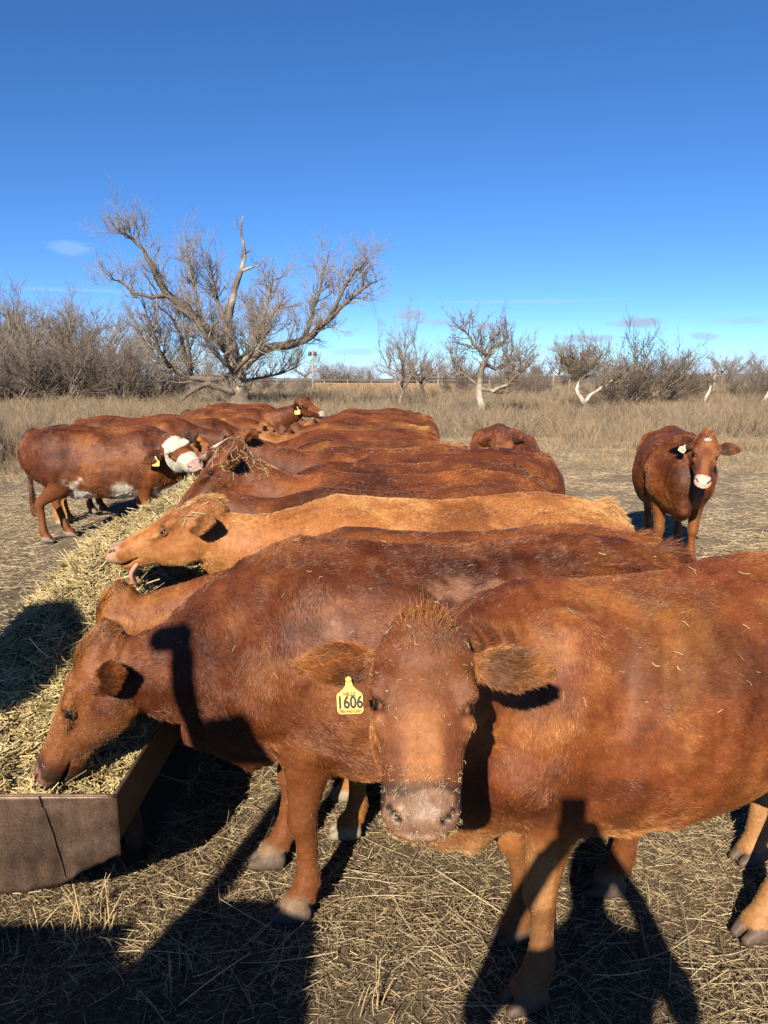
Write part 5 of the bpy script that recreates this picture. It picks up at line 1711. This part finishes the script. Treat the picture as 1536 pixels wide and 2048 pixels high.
def star(V, N, tg, par, s, la, v, col):
    n = fbm(V * 14, 2) - .5
    d = np.sqrt(((s - .045) / .013) ** 2 + ((la + .01) / .038) ** 2) + n
    w = (tg == 'head') * smoothstep(1.0, .6, d) * (v > 0)
    return mixc(col, np.array([.78, .68, .58]), w)


def build_far():
    # white faced cow on the left
    y = 9.3
    root, fr = make_cow('cow', 'white faced red cow standing on the left, tag in its ear', (-3.36, y), R_(4), 1.02,
        poll=at(340, 888, fwd=9.05), nose=at(386, 928, fwd=8.68), face=(.22, -.78, .62), pal=RED, tint=(.85, .82, .82), res=.016, fres=.010, fur=60000, rad=.0020, seed=11, poll_len=.02,
        marks=white_face, muzzle=(.55, .36, .30), group=GL, earR=(-.15, -.95, -.12), earL=(-.3, .9, 0), ear_len=.02, legs={'HR': (-.06, 0), 'HL': (.12, 0)}, hoof=(.3, .25, .2), head_scale=1.12)
    r0, ed, fw = fr['ears'][-1]
    upl = np.array([0, 0, 1.])
    ear_tag(root, r0 + ed * .10 - upl * .02 + fw * .03, fr['R'] @ np.array([-.1, -1, .1]), .085, .105, mat=M_TAG)
    # cow facing the camera on the right
    root, fr = make_cow('cow', 'lone red cow with a pink nose facing the camera on the right', (3.14, 8.30), R_(256), 1.03,
        poll=at(1413, 884, fwd=7.30), nose=at(1405, 966, fwd=7.02), face=(-.20, -.90, .40), pal=RED, res=.015, fres=.0095, fur=80000, rad=.0016, seed=12, poll_len=.03,
        marks=star, muzzle=(.70, .44, .36), earL=(-.14, .97, .04), earR=(-.14, -.96, .16), ear_len=.022, belly=1.10, brisket=.6, hoof=(.2, .16, .13), ear_scale=1.05, tint=(1.05, 1.08, 1.05))
    r0, ed, fw = fr['ears'][-1]
    t = ear_tag(root, r0 + ed * .10 - upl * .03 + fw * .03, fr['R'] @ np.array([-.3, -.9, .2]), .062, .07, mat=M_TAG2, roll=R_(-30))
    text_mesh('tag_number', '16', .05, M_INKB, t, (0, -.045, .0025), bold=.001)
    # cow with lowered head behind the row
    root, fr = make_cow('cow', 'red cow with its head lowered, peeking over the backs at the row end', (1.42, 9.0), R_(272), 1.02,
        poll=at(1000, 873, fwd=8.05), nose=at(1022, 940, fwd=7.85), face=(.10, -.8, .6), pal=RED, res=.02, fres=.014, fur=40000, rad=.002, seed=13, poll_len=.03, earL=(-.1, .97, -.05), earR=(-.1, -.97, .1), muzzle=(.3, .18, .14))
    # cow with its head raised above the left row
    root, fr = make_cow('cow', 'red cow raising its head high above the far left row', (-2.95, 15.0), R_(4), 1.04,
        poll=at(600, 806, fwd=14.8), nose=at(645, 828, fwd=14.65), face=(.20, -.45, .85), pal=RED, res=.02, fres=.014, fur=35000, rad=.0028, seed=14, poll_len=.02, earR=(-.25, -.9, .25), earL=(-.1, .95, .3), muzzle=(.62, .5, .42), group=GL)
    r0, ed, fw = fr['ears'][-1]
    ear_tag(root, r0 + ed * .10 - upl * .02 + fw * .03, fr['R'] @ np.array([0, -1, .1]), .10, .13, mat=M_TAG)
    # cow wearing straw on its head, and the dark one with its muzzle deep in the hay
    root, fr = make_cow('cow', 'dark red cow with loose straw stuck over its poll and neck', (.12, 4.72), R_(182), 1.0,
        poll=at(462, 908, fwd=4.66), nose=at(388, 985, fwd=4.6), face=(-.6, -.2, .75), pal=MAHOG, ripple_amt=.6, length=.8, res=.018, fres=.012, fur=90000, rad=.0011, seed=15, poll_len=.04, earL=(-.35, .9, .0), earR=(-.35, -.9, .05), group=GR, tint=(1.1, 1.05, 1))
    m = fr['m']
    q = m['V'] - fr['H'](-.12, .06, .0)
    face_straw(root, m, 220, (np.linalg.norm(q, axis=1) < .24), 25, .0010, (.02, .07))
    root, fr = make_cow('cow', 'dark cow behind the tan one, muzzle deep in the hay', (.14, 4.2), R_(182), .98,
        poll=at(418, 985, fwd=4.15), nose=at(335, 1050, fwd=4.1), face=(-.6, -.2, .75), pal=MAHOG, ripple_amt=.6, length=.8, res=.018, fres=.012, fur=90000, rad=.0011, seed=16, poll_len=.035, earL=(-.3, .9, .1), earR=(-.35, -.9, .1), group=GR)
    root, fr = make_cow('cow', 'red cow with a white blaze holding its head over the hay', (.05, 6.6), R_(182), 1.0,
        poll=at(492, 876, fwd=6.5), nose=at(446, 895, fwd=6.4), face=(-.45, -.1, .9), pal=RED, res=.02, fres=.014, fur=50000, rad=.0018, seed=17, poll_len=.03, ripple_amt=.5, earL=(-.3, .9, .1), earR=(-.35, -.9, .1), group=GR, marks=white_poll)

    # repeats of three feeding cows
    protos = []
    for k, (poll, nose, face, pal) in enumerate([((1.26, .0, 1.10), (1.60, .02, .76), (.7, 0, .7), RED), ((1.24, .10, 1.02), (1.52, .18, .64), (.75, .1, .6), MAHOG), ((1.30, -.06, 1.16), (1.68, -.12, .90), (.5, 0, .85), ORANGE)]):
        root, fr = make_cow('cow', '', (0, 0), 0, 1, poll=poll, nose=nose, face=face, world=False, pal=pal, res=.022, fres=.015, fur=60000, rad=.0017, seed=30 + k, poll_len=.03, ripple_amt=.4, length=.7, belly=1 + .06 * k)
        protos.append([root, False])
    def put(k, label, x, y, hd, sc, tint, group):
        r, used = protos[k]
        if not used:
            protos[k][1] = True
            r.location = (x, y, 0); r.rotation_euler = (0, 0, hd); r.scale = (sc,) * 3; r['label'] = label
            for ch in r.children:
                if 'tint' in ch: ch['tint'] = tint
            o = r
        else:
            o = copy_cow(r, label, (x, y), hd, sc, tint)
        o['group'] = group
        return o
    rng = np.random.default_rng(77)
    rowR = [(5.35, .12, 1, 1.0), (5.98, .48, 0, 1.03), (7.4, -.05, 2, 1.0), (8.2, -.20, 1, 1.0), (9.1, -.28, 0, .98), (10.1, -.25, 2, 1.0), (11.2, -.20, 1, 1.02), (12.4, -.15, 0, 1.0), (13.9, -.08, 2, 1.0), (15.4, -.12, 1, 1.02), (17, -.25, 0, 1.0)]
    ordn = ['first', 'second', 'third', 'fourth', 'fifth', 'sixth', 'seventh', 'eighth', 'ninth', 'tenth', 'eleventh', 'twelfth']
    labR = ['dark cow whose back lies just behind the straw covered cow', 'red cow with the broad rump sticking out of the right row', 'tawny back just behind the cow with the white blaze', 'dark back, second behind the cow with the white blaze',
            'red back, third behind the cow with the white blaze', 'tawny back in the middle of the far right row', 'dark back behind the middle of the far right row', 'red back, fourth from the far end of the right row', 'tawny back, third from the far end of the right row', 'dark back, last but one of the right row', 'red cow at the very far end of the right row']
    for i, (y, x, k, sc) in enumerate(rowR):
        t = (.95, 1.0, 1.1, .9, 1.1, 1.35, .95, 1.2, 1.2, .9, 1.1)[i] * np.array([1, (1, 1, 1.1, .95, 1, 1.18, 1, 1.05, 1.1, 1, 1)[i], 1])
        put(k, labR[i], x, y, R_(182 + rng.normal(0, 5)), sc * rng.uniform(.955, 1.04), tuple(t), GR)
    rowL = [(10.4, -3.75, 2, 1.0), (11.3, -3.6, 0, 1.02), (12.3, -3.2, 1, 1.0), (13.4, -3.35, 2, 1.0), (14.2, -3.05, 0, .98), (16.2, -3.2, 1, 1.02), (17.6, -3.3, 2, 1.0), (19.2, -3.5, 0, 1.03)]
    labL = ['tawny cow right behind the white faced one', 'red cow, second behind the white faced one', 'dark cow, third behind the white faced one', 'tawny cow, fourth behind the white faced one', 'red cow just in front of the one with the raised head', 'dark cow just behind the one with the raised head',
            'tawny cow, last but one of the left row', 'red cow at the very far end of the left row']
    for i, (y, x, k, sc) in enumerate(rowL):
        t = (1.2, 1.0, .9, 1.1, 1.1, .85, 1.15, 1.0)[i] * np.array([1, (1.1, 1, 1, 1.05, 1, 1, 1.05, 1)[i], 1])
        put(k, labL[i], x, y, R_(2 + rng.normal(0, 5)), sc * rng.uniform(.96, 1.04), tuple(t), GL)


build_near()
build_far()

# ----------------------------------------------------------------------------------------------
# the photographer and the tractor behind the camera, whose shadows fall into the picture
# ----------------------------------------------------------------------------------------------
def build_person():
    root = bpy.data.objects.new('person', None); COL.link(root); root.location = (.02, -.24, 0)
    tag(root, 'photographer in dark jacket and jeans holding a phone up behind the camera', 'person')
    S = []
    # legs, pelvis, torso, neck, head (x right, y forward, z up), standing 1.86 m
    for s in (-1, 1):
        S.append(Sweep([(.10 * s, -.02, .95, .095, .10, .11), (.115 * s, 0, .72, .080, .09, .09), (.12 * s, .01, .50, .058, .062, .06), (.125 * s, -.01, .34, .055, .055, .062), (.13 * s, -.02, .10, .040, .045, .045), (.13 * s, -.01, .05, .042, .05, .05)], up=(0, 1, 0), k=.03, sub=2))
        S.append(Sweep([(.13 * s, -.07, .045, .042, .045, .04), (.14 * s, .06, .04, .048, .03, .035), (.15 * s, .17, .03, .036, .02, .03)], k=.03))
        S.append(Sweep([(.20 * s, -.02, 1.50, .068, .068, .068), (.29 * s, .03, 1.40, .054, .054, .054), (.315 * s, .08, 1.32, .046, .046, .046)], k=.05, up=(0, 1, 0)))
        S.append(Sweep([(.315 * s, .08, 1.32, .044, .046, .046), (.225 * s, .15, 1.55, .038, .038, .038), (.095 * s, .20, 1.745, .034, .034, .034)], k=.03, up=(0, 1, 0)))
        # hand: palm, four fingers round the phone, thumb
        S.append(Sweep([(.090 * s, .195, 1.75, .034, .018, .018), (.055 * s, .190, 1.80, .040, .016, .016)], k=.02, up=(0, 1, 0)))
        for q in range(4):
            z = 1.775 + q * .021
            S.append(Sweep([(.058 * s, .182, z, .0095, .0095, .0095), (.052 * s, .240, z + .008, .009, .009, .009), (.022 * s, .243, z + .010, .0078, .0078, .0078)], k=.008))
        S.append(Sweep([(.062 * s, .175, 1.775, .012, .012, .012), (.035 * s, .182, 1.805, .010, .010, .010), (.018 * s, .187, 1.825, .008, .008, .008)], k=.008))
    S.append(Sweep([(0, -.02, .92, .165, .11, .12), (0, -.02, 1.08, .155, .105, .11), (0, -.02, 1.25, .17, .12, .115), (0, -.02, 1.42, .20, .12, .115), (0, -.03, 1.52, .17, .085, .085), (0, -.02, 1.58, .07, .06, .06)], up=(0, 1, 0), n=2.4, k=.06, sub=2))
    S.append(Sweep([(0, -.02, 1.54, .058, .06, .06), (0, 0, 1.66, .056, .058, .058)], up=(0, 1, 0), k=.04))
    S.append(Sweep([(0, .03, 1.635, .045, .05, .06), (0, .02, 1.69, .066, .078, .08), (0, .0, 1.76, .076, .088, .10), (0, -.005, 1.81, .068, .075, .09), (0, -.01, 1.845, .03, .03, .04)], up=(0, 1, 0), k=.03, sub=2))
    S.append(Sweep([(0, .095, 1.745, .010, .012, .012), (0, .108, 1.715, .014, .014, .014)], up=(0, 1, 0), k=.015))
    for s in (-1, 1):
        S.append(Sweep([(.076 * s, -.005, 1.755, .008, .02, .016), (.078 * s, -.005, 1.72, .008, .014, .012)], up=(0, 1, 0), k=.012))
    V, Q = sdf_mesh(S, .011, it=2)
    V, Q = weld_keep_largest(V, Q)
    z = V[:, 2]
    skin = np.array([.50, .29, .20])
    jacket, jeans, boot = np.array([.045, .05, .06]), np.array([.06, .085, .15]), np.array([.05, .03, .02])
    col = np.tile(jacket, (len(V), 1))
    head = (z > 1.585) & (np.abs(V[:, 0]) < .085) & (V[:, 1] < .13)
    hand = (z > 1.735) & (V[:, 1] > .15)
    col[head | hand] = skin
    col[z < .93] = jeans
    col[z < .11] = boot
    c4 = np.concatenate([col, np.full((len(V), 1), .7)], 1)
    b = link('body', mesh_from('body', V, Q, attr_material('person_skin', rough=.7, rough_from_alpha=True), c4), root)
    # hair as a cap over the skull, eyes
    S2 = [Sweep([(0, -.02, 1.765, .080, .06, .105), (0, -.015, 1.815, .074, .075, .096), (0, -.015, 1.855, .034, .034, .044)], up=(0, 1, 0), k=.02, sub=2)]
    Vh, Qh = sdf_mesh(S2, .010)
    link('hair', mesh_from('hair', Vh, Qh, flat_material('hair_brown', (.05, .03, .018), rough=.6, noise=.3, nscale=60)), root)
    for s in (-1, 1):
        Ve, Fe = uv_sphere(.012, 10, 6)
        link('eye', mesh_from('eye', Ve, Fe, M_EYE), root, (.031 * s, .083, 1.748))
    # phone, just behind the lens
    ph = bpy.data.objects.new('phone', None); COL.link(ph); ph.location = (.0, -.035, 1.865)
    tag(ph, 'dark phone held upright in both hands of the photographer', 'phone')
    def box(name, w, d, h, mat, parent, loc, r=.008):
        import bmesh
        bm = bmesh.new(); bmesh.ops.create_cube(bm, size=1)
        for v in bm.verts: v.co.x *= w; v.co.y *= d; v.co.z *= h
        bmesh.ops.bevel(bm, geom=bm.edges[:], offset=min(r, d * .4, w * .4), segments=2, affect='EDGES')
        me = bpy.data.meshes.new(name); bm.to_mesh(me); bm.free(); me.materials.append(mat)
        return link(name, me, parent, loc)
    dark = flat_material('phone_black', (.02, .02, .022), rough=.3)
    box('case', .076, .009, .155, dark, ph, (0, 0, 0))
    box('screen', .068, .002, .146, flat_material('phone_glass', (.01, .01, .012), rough=.08), ph, (0, -.0055, 0), .0006)
    box('camera_bump', .032, .003, .034, dark, ph, (-.018, .006, .055), .001)
    return box


BOX = build_person()


def build_tractor():
    """a farm tractor parked on the left behind the camera, its unseen parts shaped for their shadows"""
    root = bpy.data.objects.new('tractor', None); COL.link(root); root.location = (-2.35, -1.1, 0)
    tag(root, 'green farm tractor with a cab parked left behind the camera', 'tractor')
    green = flat_material('tractor_green', (.03, .12, .03), rough=.35); black = flat_material('rubber', (.02, .02, .02), rough=.85)
    yel = flat_material('rim_yellow', (.65, .45, .05), rough=.5); steel = flat_material('frame_black', (.03, .03, .032), rough=.5)
    glass = flat_material('cab_lamp', (.5, .5, .5), rough=.2)
    BOX('body', .95, 2.6, .62, green, root, (-.20, -.9, 1.08), .08)
    BOX('hood', 1.10, .9, .25, green, root, (.22, .22, 1.63), .09)
    BOX('cab_floor', 1.3, 1.1, .12, steel, root, (-.55, -1.3, 1.40), .03)
    BOX('roof', 1.50, .34, .50, green, root, (-.78, .40, 3.02), .06)
    for sx in (-1, 1):
        for yy in (.35, .50):
            BOX('cab_post', .06, .06, 1.45, steel, root, (-.95 + sx * .62, yy - .05, 2.20), .01)
    def wheel(x, y, r, w):
        V, F = [], []
        prof = [(-.5, .62), (-.5, .86), (-.44, .96), (-.2, 1.0), (.2, 1.0), (.44, .96), (.5, .86), (.5, .62)]
        n = 48
        for i in range(n):
            a = 2 * PI * i / n
            for u, q in prof:
                rr = r * q * (1 - (.035 if (i % 4 < 2 and q > .95) else 0))
                V.append((u * w, rr * math.cos(a), rr * math.sin(a)))
        k = len(prof)
        for i in range(n):
            for j in range(k):
                a, b = i * k + j, i * k + (j + 1) % k
                c, d = ((i + 1) % n) * k + j, ((i + 1) % n) * k + (j + 1) % k
                F.append((a, b, d, c))
        t = link('wheel', mesh_from('wheel', V, F, black, smooth=False), root, (x, y, r))
        V, F = [], []
        for i in range(24):
            a = 2 * PI * i / 24
            for u, q in ((-.3, .1), (-.12, .5), (-.4, .63), (.4, .63), (.12, .5), (.3, .1)):
                V.append((u * w, r * q * math.cos(a), r * q * math.sin(a)))
        for i in range(24):
            for j in range(6):
                a, b = i * 6 + j, i * 6 + (j + 1) % 6
                c, d = ((i + 1) % 24) * 6 + j, ((i + 1) % 24) * 6 + (j + 1) % 6
                F.append((a, b, d, c))
        link('rim', mesh_from('rim', V, F, yel, smooth=False), t)
    wheel(1.17, .55, .86, .47); wheel(-1.55, .55, .86, .42)
    wheel(.45, -2.1, .52, .3); wheel(-.85, -2.1, .52, .3)
    # roll bar with its lamp
    BOX('roll_bar', .085, .085, 2.0, steel, root, (.90, .62, 1.76), .015)
    BOX('roll_bar_top', .17, .08, .09, steel, root, (.84, .62, 2.80), .02)
    BOX('mirror', .24, .06, .16, steel, root, (1.06, .62, 2.42), .02)


build_tractor()


for mn_ in ('trampled_soil', 'rusty_steel', 'hay_heap'):
    for n_ in bpy.data.materials[mn_].node_tree.nodes:
        if n_.type == 'VALTORGB':
            for e_ in n_.color_ramp.elements:
                e_.color = (*[c * ALB for c in e_.color[:3]], 1)
